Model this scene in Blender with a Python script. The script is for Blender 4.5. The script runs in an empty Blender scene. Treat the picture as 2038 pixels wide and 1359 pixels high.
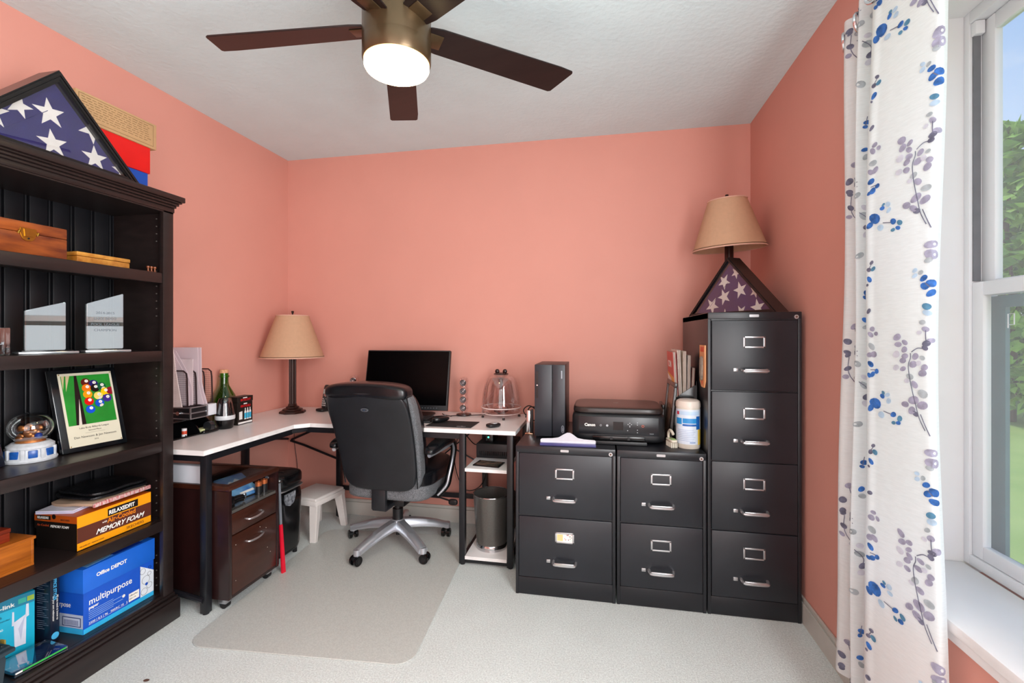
import bpy, bmesh, math, random
from mathutils import Vector, Matrix, noise as mnoise
random.seed(7)
sc = bpy.context.scene
COL = sc.collection
PI = math.pi
def R(d): return math.radians(d)

# ------------------------------------------------------------------ camera, world, lights, exposure
cam_d = bpy.data.cameras.new('camera'); cam = bpy.data.objects.new('camera', cam_d); COL.objects.link(cam)
cam_d.sensor_width = 36.0; cam_d.lens = 36.0*920/2038; cam_d.clip_start = 0.02
cam_d.shift_y = (667-679.5)/2038
cam.location = (0, 0, 1.22); cam.rotation_euler = (R(90), 0, math.atan(178/920))
sc.camera = cam

sc.view_settings.view_transform = 'Standard'; sc.view_settings.look = 'None'
sc.view_settings.exposure = 0.0; sc.view_settings.gamma = 1.0; sc.view_settings.use_curve_mapping = False

w = bpy.data.worlds.new('sky'); sc.world = w; w.use_nodes = True
nt = w.node_tree; nt.nodes.clear()
o = nt.nodes.new('ShaderNodeOutputWorld'); bg = nt.nodes.new('ShaderNodeBackground')
tc = nt.nodes.new('ShaderNodeTexCoord'); sep = nt.nodes.new('ShaderNodeSeparateXYZ')
cr = nt.nodes.new('ShaderNodeValToRGB'); ns = nt.nodes.new('ShaderNodeTexNoise'); mx = nt.nodes.new('ShaderNodeMix'); cr2 = nt.nodes.new('ShaderNodeValToRGB')
mp = nt.nodes.new('ShaderNodeMapping'); mp.inputs['Scale'].default_value = (1.0, 1.0, 3.0)
nt.links.new(tc.outputs['Generated'], sep.inputs[0]); nt.links.new(sep.outputs['Z'], cr.inputs[0])
cr.color_ramp.elements[0].position = 0.0; cr.color_ramp.elements[0].color = (0.80, 0.88, 0.95, 1)
cr.color_ramp.elements[1].position = 0.6; cr.color_ramp.elements[1].color = (0.16, 0.42, 0.88, 1)
nt.links.new(tc.outputs['Generated'], mp.inputs[0]); nt.links.new(mp.outputs[0], ns.inputs['Vector']); ns.inputs['Scale'].default_value = 2.2; ns.inputs['Detail'].default_value = 6
cr2.color_ramp.elements[0].position = 0.42; cr2.color_ramp.elements[1].position = 0.68
nt.links.new(ns.outputs[0], cr2.inputs[0]); mx.data_type = 'RGBA'
nt.links.new(cr2.outputs[0], mx.inputs[0]); nt.links.new(cr.outputs[0], mx.inputs[6]); mx.inputs[7].default_value = (0.9, 0.93, 0.96, 1)
nt.links.new(mx.outputs[2], bg.inputs[0]); bg.inputs[1].default_value = 1.15
nt.links.new(bg.outputs[0], o.inputs[0])

def area(name, loc, rot, sx, sy, power, col):
    l = bpy.data.lights.new(name, 'AREA'); l.shape = 'RECTANGLE'; l.size = sx; l.size_y = sy; l.energy = power; l.color = col
    ob = bpy.data.objects.new(name, l); COL.objects.link(ob); ob.location = loc; ob.rotation_euler = rot
    return ob
# added stand-in for the window's daylight, set mostly before the wall beside its opening
area('window_daylight', (0.80, 0.22, 1.38), (R(90), 0, R(90-8)), 0.95, 1.5, 74, (0.95, 0.99, 1.0))
area('rear_fill', (-0.25, -1.05, 1.30), (R(90), 0, R(24)), 1.9, 1.9, 40, (0.95, 0.99, 1.0))  # added fill light behind the camera; the rear wall has no opening
sn = bpy.data.lights.new('sun', 'SUN'); sn.energy = 2.2; sn.angle = R(3); sn.color = (1, 0.96, 0.9)
so = bpy.data.objects.new('sun', sn); COL.objects.link(so); so.rotation_euler = (R(40), 0, R(-100)); so.location = (0, 0, 8)

# ------------------------------------------------------------------ materials
def lin(c):
    c = c.lstrip('#'); v = [int(c[i:i+2], 16)/255 for i in (0, 2, 4)]
    return tuple(x/12.92 if x <= 0.04045 else ((x+0.055)/1.055)**2.4 for x in v) + (1,)
MC = {}
def mat(hexc, rough=0.5, metal=0.0, var=0.08, vs=20.0, bump=0.0, bs=200.0, coat=0.0, emit=0.0, spec=0.5, stretch=None, c2=None, aniso=0, sub=0.0, key=''):
    k = (hexc, rough, metal, var, vs, bump, bs, coat, emit, spec, stretch, c2, sub, key)
    if k in MC: return MC[k]
    m = bpy.data.materials.new('m_%s_%d' % (hexc.strip('#'), len(MC))); m.use_nodes = True
    t = m.node_tree; b = t.nodes['Principled BSDF']
    b.inputs['Roughness'].default_value = rough; b.inputs['Metallic'].default_value = metal
    b.inputs['Coat Weight'].default_value = coat; b.inputs['Coat Roughness'].default_value = 0.08
    b.inputs['Specular IOR Level'].default_value = spec
    tcn = t.nodes.new('ShaderNodeTexCoord'); mpn = t.nodes.new('ShaderNodeMapping')
    t.links.new(tcn.outputs['Object'], mpn.inputs[0])
    if stretch: mpn.inputs['Scale'].default_value = stretch
    nz = t.nodes.new('ShaderNodeTexNoise'); nz.inputs['Scale'].default_value = vs; nz.inputs['Detail'].default_value = 4
    t.links.new(mpn.outputs[0], nz.inputs['Vector'])
    base = lin(hexc)
    rp = t.nodes.new('ShaderNodeValToRGB'); rp.color_ramp.elements[0].position = 0.3; rp.color_ramp.elements[1].position = 0.7
    if c2: a, bb = base, lin(c2)
    else:
        a = tuple(max(0, x*(1-var)) for x in base[:3])+(1,); bb = tuple(min(1, x*(1+var)) for x in base[:3])+(1,)
    rp.color_ramp.elements[0].color = a; rp.color_ramp.elements[1].color = bb
    t.links.new(nz.outputs[0], rp.inputs[0]); t.links.new(rp.outputs[0], b.inputs['Base Color'])
    if bump:
        n2 = t.nodes.new('ShaderNodeTexNoise'); n2.inputs['Scale'].default_value = bs; n2.inputs['Detail'].default_value = 3
        t.links.new(mpn.outputs[0], n2.inputs['Vector'])
        bp = t.nodes.new('ShaderNodeBump'); bp.inputs['Strength'].default_value = bump; bp.inputs['Distance'].default_value = 0.004
        t.links.new(n2.outputs[0], bp.inputs['Height']); t.links.new(bp.outputs[0], b.inputs['Normal'])
    if emit:
        b.inputs['Emission Color'].default_value = base; b.inputs['Emission Strength'].default_value = emit
    if sub:
        tr = t.nodes.new('ShaderNodeBsdfTranslucent'); t.links.new(rp.outputs[0], tr.inputs[0])
        ms = t.nodes.new('ShaderNodeMixShader'); ms.inputs[0].default_value = sub
        t.links.new(b.outputs[0], ms.inputs[1]); t.links.new(tr.outputs[0], ms.inputs[2]); t.links.new(ms.outputs[0], t.nodes['Material Output'].inputs[0])
    MC[k] = m; return m
def glass(tint='#ffffff', refl=0.08, rough=0.02, edge=0.5, dens=1.0):
    k = ('glass', tint, refl, rough, edge, dens)
    if k in MC: return MC[k]
    m = bpy.data.materials.new('m_glass_%d' % len(MC)); m.use_nodes = True; t = m.node_tree; t.nodes.clear()
    out = t.nodes.new('ShaderNodeOutputMaterial'); tr = t.nodes.new('ShaderNodeBsdfTransparent'); gl = t.nodes.new('ShaderNodeBsdfGlossy')
    tr.inputs[0].default_value = tuple(x*dens for x in lin(tint)[:3])+(1,); gl.inputs['Roughness'].default_value = rough; gl.inputs[0].default_value = (1, 1, 1, 1)
    lw = t.nodes.new('ShaderNodeLayerWeight'); lw.inputs[0].default_value = 0.35
    mr = t.nodes.new('ShaderNodeMapRange'); mr.inputs[3].default_value = refl; mr.inputs[4].default_value = edge
    t.links.new(lw.outputs['Facing'], mr.inputs[0])
    ms = t.nodes.new('ShaderNodeMixShader'); t.links.new(mr.outputs[0], ms.inputs[0])
    t.links.new(tr.outputs[0], ms.inputs[1]); t.links.new(gl.outputs[0], ms.inputs[2]); t.links.new(ms.outputs[0], out.inputs[0])
    MC[k] = m; return m

# ------------------------------------------------------------------ mesh builder
class MB:
    def __init__(s): s.bm = bmesh.new(); s.m = []
    def mi(s, m):
        if m not in s.m: s.m.append(m)
        return s.m.index(m)
    def merge(s, b, m, M=None):
        if M is not None: bmesh.ops.transform(b, matrix=M, verts=b.verts)
        i = s.mi(m); vm = {}
        for v in b.verts: vm[v] = s.bm.verts.new(v.co)
        for f in b.faces:
            try: nf = s.bm.faces.new([vm[v] for v in f.verts]); nf.material_index = i
            except ValueError: pass
        b.free(); return s
    def box(s, x0, x1, y0, y1, z0, z1, m, bev=0.0, M=None, seg=2):
        b = bmesh.new(); bmesh.ops.create_cube(b, size=1)
        for v in b.verts: v.co = Vector(((x0+x1)/2+v.co.x*(x1-x0), (y0+y1)/2+v.co.y*(y1-y0), (z0+z1)/2+v.co.z*(z1-z0)))
        if bev: bmesh.ops.bevel(b, geom=b.edges[:], offset=bev, segments=seg, affect='EDGES', profile=0.5)
        return s.merge(b, m, M)
    def cyl(s, p0, p1, r0, m, r1=None, n=24, cap=True, bev=0):
        p0, p1 = Vector(p0), Vector(p1); r1 = r0 if r1 is None else r1; L = (p1-p0).length
        b = bmesh.new(); bmesh.ops.create_cone(b, cap_ends=cap, segments=n, radius1=r0, radius2=r1, depth=L)
        if bev: bmesh.ops.bevel(b, geom=[e for e in b.edges if len(e.link_faces) == 2 and any(len(f.verts) > 4 for f in e.link_faces)], offset=bev, segments=2, affect='EDGES')
        q = (p1-p0).to_track_quat('Z', 'Y').to_matrix().to_4x4()
        return s.merge(b, m, Matrix.Translation((p0+p1)/2) @ q)
    def lathe(s, prof, c, m, n=32, M=None):
        b = bmesh.new(); rings = []
        for r, z in prof:
            if r < 1e-6: rings.append([b.verts.new((c[0], c[1], c[2]+z))])
            else: rings.append([b.verts.new((c[0]+r*math.cos(2*PI*i/n), c[1]+r*math.sin(2*PI*i/n), c[2]+z)) for i in range(n)])
        for a, d in zip(rings, rings[1:]):
            for i in range(n):
                j = (i+1) % n
                if len(a) == 1 and len(d) == 1: continue
                if len(a) == 1: b.faces.new((a[0], d[j], d[i]))
                elif len(d) == 1: b.faces.new((a[i], a[j], d[0]))
                else: b.faces.new((a[i], a[j], d[j], d[i]))
        return s.merge(b, m, M)
    def tube(s, pts, r, m, n=8, closed=False, smooth=0):
        pts = [Vector(p) for p in pts]
        if smooth: pts = crom(pts, smooth, closed)
        b = bmesh.new(); rings = []; N = len(pts); nrm = None
        for i, p in enumerate(pts):
            if closed: t = pts[(i+1) % N]-pts[i-1]
            else: t = pts[min(i+1, N-1)]-pts[max(i-1, 0)]
            t.normalize()
            if nrm is None: nrm = t.orthogonal().normalized()
            else:
                nrm = nrm-t*nrm.dot(t)
                nrm = nrm.normalized() if nrm.length > 1e-6 else t.orthogonal().normalized()
            bi = t.cross(nrm); rr = r(i/(N-1)) if callable(r) else r
            rings.append([b.verts.new(p+nrm*math.cos(2*PI*k/n)*rr+bi*math.sin(2*PI*k/n)*rr) for k in range(n)])
        for i in range(N if closed else N-1):
            a, d = rings[i], rings[(i+1) % N]
            for k in range(n): b.faces.new((a[k], a[(k+1) % n], d[(k+1) % n], d[k]))
        if not closed: b.faces.new(rings[0][::-1]); b.faces.new(rings[-1])
        return s.merge(b, m)
    def prism(s, pts, d0, d1, m, M=None, bev=0):
        b = bmesh.new()
        lo = [b.verts.new((p[0], p[1], d0)) for p in pts]; hi = [b.verts.new((p[0], p[1], d1)) for p in pts]
        b.faces.new(lo[::-1]); b.faces.new(hi); n = len(pts)
        for i in range(n): b.faces.new((lo[i], lo[(i+1) % n], hi[(i+1) % n], hi[i]))
        bmesh.ops.recalc_face_normals(b, faces=b.faces)
        if bev: bmesh.ops.bevel(b, geom=b.edges[:], offset=bev, segments=2, affect='EDGES')
        return s.merge(b, m, M)
    def poly(s, pts, m, M=None):
        b = bmesh.new(); b.faces.new([b.verts.new(p) for p in pts]); return s.merge(b, m, M)
    def ball(s, c, r, m, sx=1, sy=1, sz=1, u=24, v=14):
        b = bmesh.new(); bmesh.ops.create_uvsphere(b, u_segments=u, v_segments=v, radius=r)
        for q in b.verts: q.co = Vector((c[0]+q.co.x*sx, c[1]+q.co.y*sy, c[2]+q.co.z*sz))
        return s.merge(b, m)
    def pad(s, c, size, m, n=4.0, cuts=8, warp=None, M=None):
        b = bmesh.new(); bmesh.ops.create_cube(b, size=2); bmesh.ops.subdivide_edges(b, edges=b.edges[:], cuts=cuts, use_grid_fill=True)
        for q in b.verts:
            d = q.co; k = (abs(d.x)**n+abs(d.y)**n+abs(d.z)**n)**(1/n); p = d/k
            p = Vector((p.x*size[0]/2, p.y*size[1]/2, p.z*size[2]/2))
            if warp: p = Vector(warp(p))
            q.co = p+Vector(c)
        return s.merge(b, m, M)
    def grid(s, fn, nu, nv, m):
        b = bmesh.new(); V = [[b.verts.new(fn(i/nu, j/nv)) for j in range(nv+1)] for i in range(nu+1)]
        for i in range(nu):
            for j in range(nv): b.faces.new((V[i][j], V[i+1][j], V[i+1][j+1], V[i][j+1]))
        return s.merge(b, m)
    def text(s, txt, size, M, m, depth=0.0004, shear=0.0, sx=1.0, bold=0.0, align='LEFT', sp=1.0):
        c = bpy.data.curves.new('t', 'FONT'); c.body = txt; c.size = size; c.extrude = depth/2; c.shear = shear; c.offset = bold; c.align_x = align; c.resolution_u = 3; c.space_character = sp
        ob = bpy.data.objects.new('t', c); COL.objects.link(ob)
        dg = bpy.context.evaluated_depsgraph_get(); me = bpy.data.meshes.new_from_object(ob.evaluated_get(dg))
        b = bmesh.new(); b.from_mesh(me); bpy.data.objects.remove(ob); bpy.data.curves.remove(c); bpy.data.meshes.remove(me)
        return s.merge(b, m, M @ Matrix.Diagonal((sx, 1, 1, 1)))
    def obj(s, name, parent=None, local=False, M=None, at=None, sharp=38):
        me = bpy.data.meshes.new(name)
        if M is not None: bmesh.ops.transform(s.bm, matrix=M, verts=s.bm.verts)
        loc = Vector((0, 0, 0))
        if parent is None and s.bm.verts:
            if at is None:
                xs = [v.co.x for v in s.bm.verts]; ys = [v.co.y for v in s.bm.verts]; zs = [v.co.z for v in s.bm.verts]
                at = ((min(xs)+max(xs))/2, (min(ys)+max(ys))/2, min(zs))
            loc = Vector(at); bmesh.ops.translate(s.bm, verts=s.bm.verts, vec=-loc)
        elif parent is not None and not local:
            wm = WM[parent.name]; bmesh.ops.transform(s.bm, matrix=wm.inverted(), verts=s.bm.verts)
        s.bm.normal_update()
        for f in s.bm.faces: f.smooth = True
        for e in s.bm.edges:
            if len(e.link_faces) == 2: e.smooth = e.calc_face_angle(0) < R(sharp)
            else: e.smooth = False
        s.bm.to_mesh(me); s.bm.free()
        for m in s.m: me.materials.append(m)
        ob = bpy.data.objects.new(name, me); COL.objects.link(ob); ob.location = loc
        if parent is not None: ob.parent = parent; WM[ob.name] = WM[parent.name].copy()
        else: WM[ob.name] = Matrix.Translation(loc)
        return ob
WM = {}
def crom(P, k, closed=False):
    out = []; N = len(P)
    for i in range(N if closed else N-1):
        if closed: a, b, c, d = P[i-1], P[i], P[(i+1) % N], P[(i+2) % N]
        else: a, b, c, d = P[max(i-1, 0)], P[i], P[i+1], P[min(i+2, N-1)]
        for j in range(k):
            t = j/k; out.append(0.5*((2*b)+(c-a)*t+(2*a-5*b+4*c-d)*t*t+(3*b-a-3*c+d)*t**3))
    if not closed: out.append(P[-1].copy())
    return out
def tag(ob, label, cat, group=None, kind=None):
    ob['label'] = label; ob['category'] = cat
    if group: ob['group'] = group
    if kind: ob['kind'] = kind
    return ob
def thing(name, label, cat, loc=(0, 0, 0), rz=0, group=None, rot=None):
    ob = bpy.data.objects.new(name, None); COL.objects.link(ob); ob.empty_display_size = 0.05
    ob.location = loc; e = rot or (0, 0, rz); ob.rotation_euler = e
    from mathutils import Euler
    WM[ob.name] = Matrix.Translation(loc) @ Euler(e).to_matrix().to_4x4()
    return tag(ob, label, cat, group)
def struct(ob, kind='structure'): ob['kind'] = kind; return ob
def frame(o, r, u):     # local x -> r, local y -> u, local z -> r x u
    r = Vector(r).normalized(); u = Vector(u).normalized(); n = r.cross(u)
    return Matrix(((r.x, u.x, n.x, o[0]), (r.y, u.y, n.y, o[1]), (r.z, u.z, n.z, o[2]), (0, 0, 0, 1)))
def star_pts(cx, cy, r, a0=90, k=0.4):
    return [(cx+(r if i % 2 == 0 else r*k)*math.cos(R(a0+36*i)), cy+(r if i % 2 == 0 else r*k)*math.sin(R(a0+36*i))) for i in range(10)]
def scrib(b, F, x, y, w_, h_, m, n=8, shear=0.15, seed=1, d=.0004):   # a line of lettering too small to read
    q = random.Random(seed); x0 = x
    for i in range(n):
        cw = w_/n; 
        b.prism([(x0, y), (x0+cw*.28, y), (x0+cw*.28+h_*shear, y+h_), (x0+h_*shear, y+h_)], 0, d, m, M=F)
        z = y+h_*q.choice((.0, .38, .74)); b.prism([(x0, z), (x0+cw*.8, z), (x0+cw*.8, z+h_*.26), (x0, z+h_*.26)], 0, d, m, M=F)
        if q.random() < .6: b.prism([(x0+cw*.55, y), (x0+cw*.8, y), (x0+cw*.8+h_*shear, y+h_), (x0+cw*.55+h_*shear, y+h_)], 0, d, m, M=F)
        x0 += cw
def circ(cx, cy, rx, ry=None, n=20, a=0):
    ry = ry or rx; return [(cx+rx*math.cos(2*PI*i/n)*math.cos(a)-ry*math.sin(2*PI*i/n)*math.sin(a), cy+rx*math.cos(2*PI*i/n)*math.sin(a)+ry*math.sin(2*PI*i/n)*math.cos(a)) for i in range(n)]
def clip_poly(pts, a, b):   # keep the side left of a->b
    out = []; n = len(pts)
    def sd(p): return (b[0]-a[0])*(p[1]-a[1])-(b[1]-a[1])*(p[0]-a[0])
    for i in range(n):
        p, q = pts[i], pts[(i+1) % n]; sp, sq = sd(p), sd(q)
        if sp >= 0: out.append(p)
        if (sp >= 0) != (sq >= 0):
            t = sp/(sp-sq); out.append((p[0]+(q[0]-p[0])*t, p[1]+(q[1]-p[1])*t))
    return out

M_wall = mat('#dc9a8b', 0.62, var=0.02, vs=3, bump=0.05, bs=260, key='wall')
M_ceil = mat('#d6eaed', 0.85, var=0.02, vs=6, bump=0.55, bs=38, key='ceil')
M_white = mat('#eeecec', 0.35, var=0.015, vs=8)
M_vinyl = mat('#f0f0f2', 0.3, var=0.01, vs=8)
M_black = mat('#131316', 0.38, var=0.1, vs=30)
M_blackp = mat('#17181b', 0.45, var=0.1, vs=40, bump=0.05, bs=600)
M_gloss = mat('#0c0c0e', 0.18, var=0.1)
M_chrome = mat('#d4d4d6', 0.16, metal=1.0, var=0.03)
M_steel = mat('#b9bbc0', 0.3, metal=0.9, var=0.05)
M_paper = mat('#eae6e2', 0.7, var=0.03)

# ------------------------------------------------------------------ room
LX, RX, BY, H, RY = -2.17, 0.85, 2.90, 2.45, -1.25
carpet = mat('#e6ecea', 0.95, var=0.16, vs=170, bump=1.0, bs=260, key='carpet', spec=0.1)
# softer mottling over the pile
_t = carpet.node_tree; _b = _t.nodes['Principled BSDF']; _n = _t.nodes.new('ShaderNodeTexNoise'); _n.inputs['Scale'].default_value = 5; _n.inputs['Detail'].default_value = 6
_c = [n for n in _t.nodes if n.type == 'MAPPING'][0]; _t.links.new(_c.outputs[0], _n.inputs['Vector'])
_r = [n for n in _t.nodes if n.type == 'VALTORGB'][0]; _m = _t.nodes.new('ShaderNodeMix'); _m.data_type = 'RGBA'; _m.blend_type = 'MULTIPLY'; _m.inputs[0].default_value = 1
_r2 = _t.nodes.new('ShaderNodeValToRGB'); _r2.color_ramp.elements[0].color = (0.88, 0.87, 0.86, 1); _r2.color_ramp.elements[1].color = (1, 1, 1, 1)
_t.links.new(_n.outputs[0], _r2.inputs[0]); _t.links.new(_r.outputs[0], _m.inputs[6]); _t.links.new(_r2.outputs[0], _m.inputs[7]); _t.links.new(_m.outputs[2], _b.inputs['Base Color'])
struct(MB().box(LX-.1, RX+.1, RY, BY+.1, -.1, 0, carpet).obj('floor'))
struct(MB().box(LX-.1, RX+.1, RY, BY+.1, H, H+.1, M_ceil).obj('ceiling'))
struct(MB().box(LX-.12, LX, RY, BY+.12, 0, H, M_wall).obj('wall_left'))
struct(MB().box(LX, RX, BY, BY+.12, 0, H, M_wall).obj('wall_back'))
struct(MB().box(LX, RX, RY-.12, RY, 0, H, M_wall).obj('wall_rear'))
WY0, WY1, WZ0, WZ1, WX = 0.62, 1.64, 0.51, 2.19, 1.15    # window opening in the right wall
wr = MB()
wr.box(RX, WX, WY1, BY+.12, 0, H, M_wall); wr.box(RX, WX, RY, WY0, 0, H, M_wall)
wr.box(RX, WX, WY0, WY1, 0, WZ0, M_wall); wr.box(RX, WX, WY0, WY1, WZ1, H, M_wall)
struct(wr.obj('wall_right'))
# white lining of the window recess (jambs and head)
j = MB(); j.box(RX-.002, WX, WY1-.012, WY1, WZ0, WZ1, M_white); j.box(RX-.002, WX, WY0, WY0+.012, WZ0, WZ1, M_white); j.box(RX-.002, WX, WY0+.012, WY1-.012, WZ1-.012, WZ1, M_white)
struct(j.obj('trim_1'))
sl = MB(); sl.box(RX-.035, 1.070, WY0-.03, WY1-.013, WZ0, WZ0+.03, M_white, bev=.008); sl.box(RX-.022, RX-.001, WY0-.02, WY1+.01, WZ0-.03, WZ0, M_white, bev=.006)
struct(sl.obj('trim_2'))
def baseboard(n, x0, x1, y0, y1, ax):
    b = MB(); b.box(x0, x1, y0, y1, 0, .085, M_base)
    if ax == 'x': b.box(x0+.004 if x0 > -1 else x0, x1 if x0 > -1 else x1-.004, y0, y1, .085, .105, M_base, bev=.003)
    else: b.box(x0, x1, y0+.004, y1, .085, .105, M_base, bev=.003)
    struct(b.obj(n))
M_base = mat('#c9c6bf', 0.4, var=0.02)
baseboard('baseboard_left', LX, LX+.014, RY, BY, 'x'); baseboard('baseboard_back', LX+.014, RX-.014, BY-.014, BY, 'y'); baseboard('baseboard_right', RX-.014, RX, RY, BY, 'x')

# window: one double hung unit, frame + two sashes + glass + screen frame
win = bpy.data.objects.new('window_1', None); COL.objects.link(win); win.location = (1.12, (WY0+WY1)/2, WZ0); win['kind'] = 'structure'; WM['window_1'] = Matrix.Translation(win.location)
fy0, fy1, fz0, fz1 = WY0+.012, WY1-.012, WZ0+.03, WZ1-.012
f = MB()
f.box(1.072, 1.145, fy1-.022, fy1, fz0, fz1, M_vinyl, bev=.002); f.box(1.072, 1.145, fy0, fy0+.022, fz0, fz1, M_vinyl, bev=.002)
f.box(1.072, 1.145, fy0+.022, fy1-.022, fz0, fz0+.03, M_vinyl, bev=.002); f.box(1.072, 1.145, fy0+.022, fy1-.022, fz1-.035, fz1, M_vinyl, bev=.002)
f.box(1.080, 1.098, fy1-.028, fy1-.0225, 1.38, fz1-.07, mat('#77787c', 0.5)); f.box(1.076, 1.100, fy1-.042, fy1-.0225, fz1-.075, fz1-.036, M_vinyl, bev=.002)
f.obj('window_frame', win)
def sash(x0, x1, z0, z1, nm, st=.045):
    a, b_ = fy0+.024, fy1-.024
    s_ = MB(); s_.box(x0, x1, b_-st, b_, z0, z1, M_vinyl, bev=.003); s_.box(x0, x1, a, a+st, z0, z1, M_vinyl, bev=.003)
    s_.box(x0, x1, a+st, b_-st, z0, z0+st, M_vinyl, bev=.003); s_.box(x0, x1, a+st, b_-st, z1-st, z1, M_vinyl, bev=.003)
    so_ = s_.obj(nm, win)
    g = MB(); g.box((x0+x1)/2-.002, (x0+x1)/2+.002, a+st-.004, b_-st+.004, z0+st-.004, z1-st+.004, glass(refl=0.03, edge=0.35)); g.obj('pane', so_)
sash(1.103, 1.124, 1.335, fz1-.036, 'upper_sash', .046); sash(1.078, 1.100, fz0+.031, 1.375, 'lower_sash', .040)
M_teal = mat('#5d8086', 0.5)
s_ = MB(); s_.box(1.127, 1.138, fy1-.072, fy1-.023, fz0+.031, 1.334, M_teal); s_.box(1.127, 1.138, fy0+.023, fy0+.06, fz0+.031, 1.334, M_teal); s_.box(1.127, 1.138, fy0+.06, fy1-.072, 1.30, 1.334, M_teal); s_.box(1.127, 1.138, fy0+.06, fy1-.072, fz0+.031, fz0+.05, M_teal)
s_.tube([(1.124, fy1-.085, 1.24), (1.124, fy1-.085, 1.28), (1.124, fy1-.105, 1.28), (1.124, fy1-.105, 1.25), (1.124, fy1-.085, 1.25)], .0015, M_vinyl, n=6)
s_.obj('screen_frame', win)

# outside
gm = mat('#8fae55', 0.9, var=0.25, vs=1.6, c2='#a9c06c', key='lawn')
tag(MB().box(1.3, 40, -12, 45, -.62, -.5, gm).obj('lawn'), 'sunlit green lawn outside beyond the window', 'lawn', kind='stuff')
def tree(x, y, h, r, label, c, seed):
    rnd = random.Random(seed)
    t = thing('leafy_tree', label, 'tree', (x, y, -.5), group='trees outside the window')
    k = MB(); bark = mat('#5b4a3a', 0.9, bump=.4, bs=20)
    k.tube([(x, y, -.5), (x+.05, y, h*.3), (x, y+.05, h*.55), (x+.03, y, h*.8-.5)], lambda q: .13*(1-q*.8), bark, n=8, smooth=3); k.obj('trunk', t)
    f_ = MB(); b = bmesh.new(); ms = [mat('#6a9c3a', 0.55, var=.2, vs=3, sub=.3), mat('#9ecb5c', 0.55, var=.2, vs=3, sub=.3), mat('#487a2e', 0.6, var=.2, vs=3)]
    idx = [f_.mi(q) for q in ms]
    for n_ in range(2400):
        u = rnd.random(); a = rnd.uniform(0, 2*PI); zz = rnd.uniform(-.05, 1); rr = r*math.sin(PI*min(1, max(.06, (zz*.88+.08))))**.6*(.55+.45*u**.4)
        rr *= 1+.2*math.sin(a*3+seed+zz*7)
        c_ = Vector((x+rr*math.cos(a), y+rr*math.sin(a), -.5+.62+zz*(h-.5))); s0 = rnd.uniform(.08, .19)
        q = Matrix.Rotation(rnd.uniform(0, 6), 3, Vector((rnd.uniform(-1, 1), rnd.uniform(-1, 1), rnd.uniform(-1, 1))).normalized())
        for kk in range(3):
            cc = c_+Vector((rnd.uniform(-1, 1), rnd.uniform(-1, 1), rnd.uniform(-1, 1)))*.12
            vs_ = [f_.bm.verts.new(cc+q @ Vector(p)*s0) for p in ((-1, 0, 0), (0, -.55, .1), (1, 0, 0), (0, .55, .1))]
            fc = f_.bm.faces.new(vs_); fc.material_index = idx[rnd.choice((0, 0, 1, 1, 2))]
            q = q @ Matrix.Rotation(1.3, 3, 'X')
    f_.obj('foliage', t)
tree(8.0, 11.0, 5.6, 1.9, 'tall bright green tree seen through the near window edge, behind the lawn', 0, 1)
tree(12.2, 10.2, 4.3, 1.8, 'rounded green tree outside, to the right of the tall bright one', 0, 2)
tree(4.6, 14.5, 4.4, 1.8, 'green tree outside, farthest left of the row beyond the lawn', 0, 3)
tree(11.5, 16.5, 6.0, 2.2, 'big green tree outside, standing farthest back beyond the lawn', 0, 4)
tree(12.8, 5.4, 4.4, 1.9, 'green tree outside, nearest of the row beyond the lawn', 0, 5)

# ------------------------------------------------------------------ chair mat
mm = MB(); mw, mh = .92, 1.10
pts = []
for cx, cy, a0 in ((mw/2-.07, -mh/2+.07, -90), (mw/2-.07, mh/2-.07, 0), (-mw/2+.07, mh/2-.07, 90), (-mw/2+.07, -mh/2+.07, 180)):
    pts += [(cx+.07*math.cos(R(a0+15*k)), cy+.07*math.sin(R(a0+15*k))) for k in range(7)]
M_mat = mat('#c9cac5', 0.36, var=0.10, vs=170, bump=0.25, bs=200, key='mat')
mm.prism(pts, .001, .005, M_mat, bev=.001)
tag(mm.obj('chair_mat', M=Matrix.Translation((-1.186, 2.115, 0)) @ Matrix.Rotation(R(4.0), 4, 'Z')), 'translucent grey plastic chair mat with rounded corners on the carpet', 'mat')
cb = MB(); cb.pad((0, 0, .004), (.02, .008, .008), mat('#4a2f22', .7), n=2, cuts=3)
tag(cb.obj('crumb', M=Matrix.Translation((-1.575, 1.355, 0)) @ Matrix.Rotation(.4, 4, 'Z')), 'tiny brown leaf crumb on the carpet before the bookcase', 'crumb')

# ------------------------------------------------------------------ ceiling fan
FX, FY = -.645, 1.388
fan = thing('ceiling_fan', 'dark bronze five-blade ceiling fan with a lit round lamp', 'ceiling fan', (FX, FY, H))
M_brz = mat('#5b4a34', 0.3, metal=0.6, var=.06)
k = MB(); k.lathe([(0, 2.445), (.075, 2.445), (.075, 2.40), (.05, 2.36), (.045, 2.285), (0, 2.285)], (FX, FY, 0), M_brz); k.obj('canopy', fan)
k = MB(); k.lathe([(0, 2.29), (.085, 2.29), (.105, 2.275), (.108, 2.255), (.108, 2.160), (.1035, 2.131), (.1035, 2.128), (.108, 2.150), (.108, 2.098), (.104, 2.092), (0, 2.092)], (FX, FY, 0), M_brz, n=48); k.obj('motor_housing', fan)
k = MB(); k.lathe([(.102, 2.0915), (.102, 2.078), (.098, 2.071), (.085, 2.064), (.05, 2.058), (0, 2.056)], (FX, FY, 0), mat('#ffe2a8', .4, emit=20.0, var=0.0), n=48); k.obj('light_diffuser', fan)
M_blade = mat('#190f0e', 0.42, vs=6, stretch=(1, 8, 1), c2='#231614')
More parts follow.
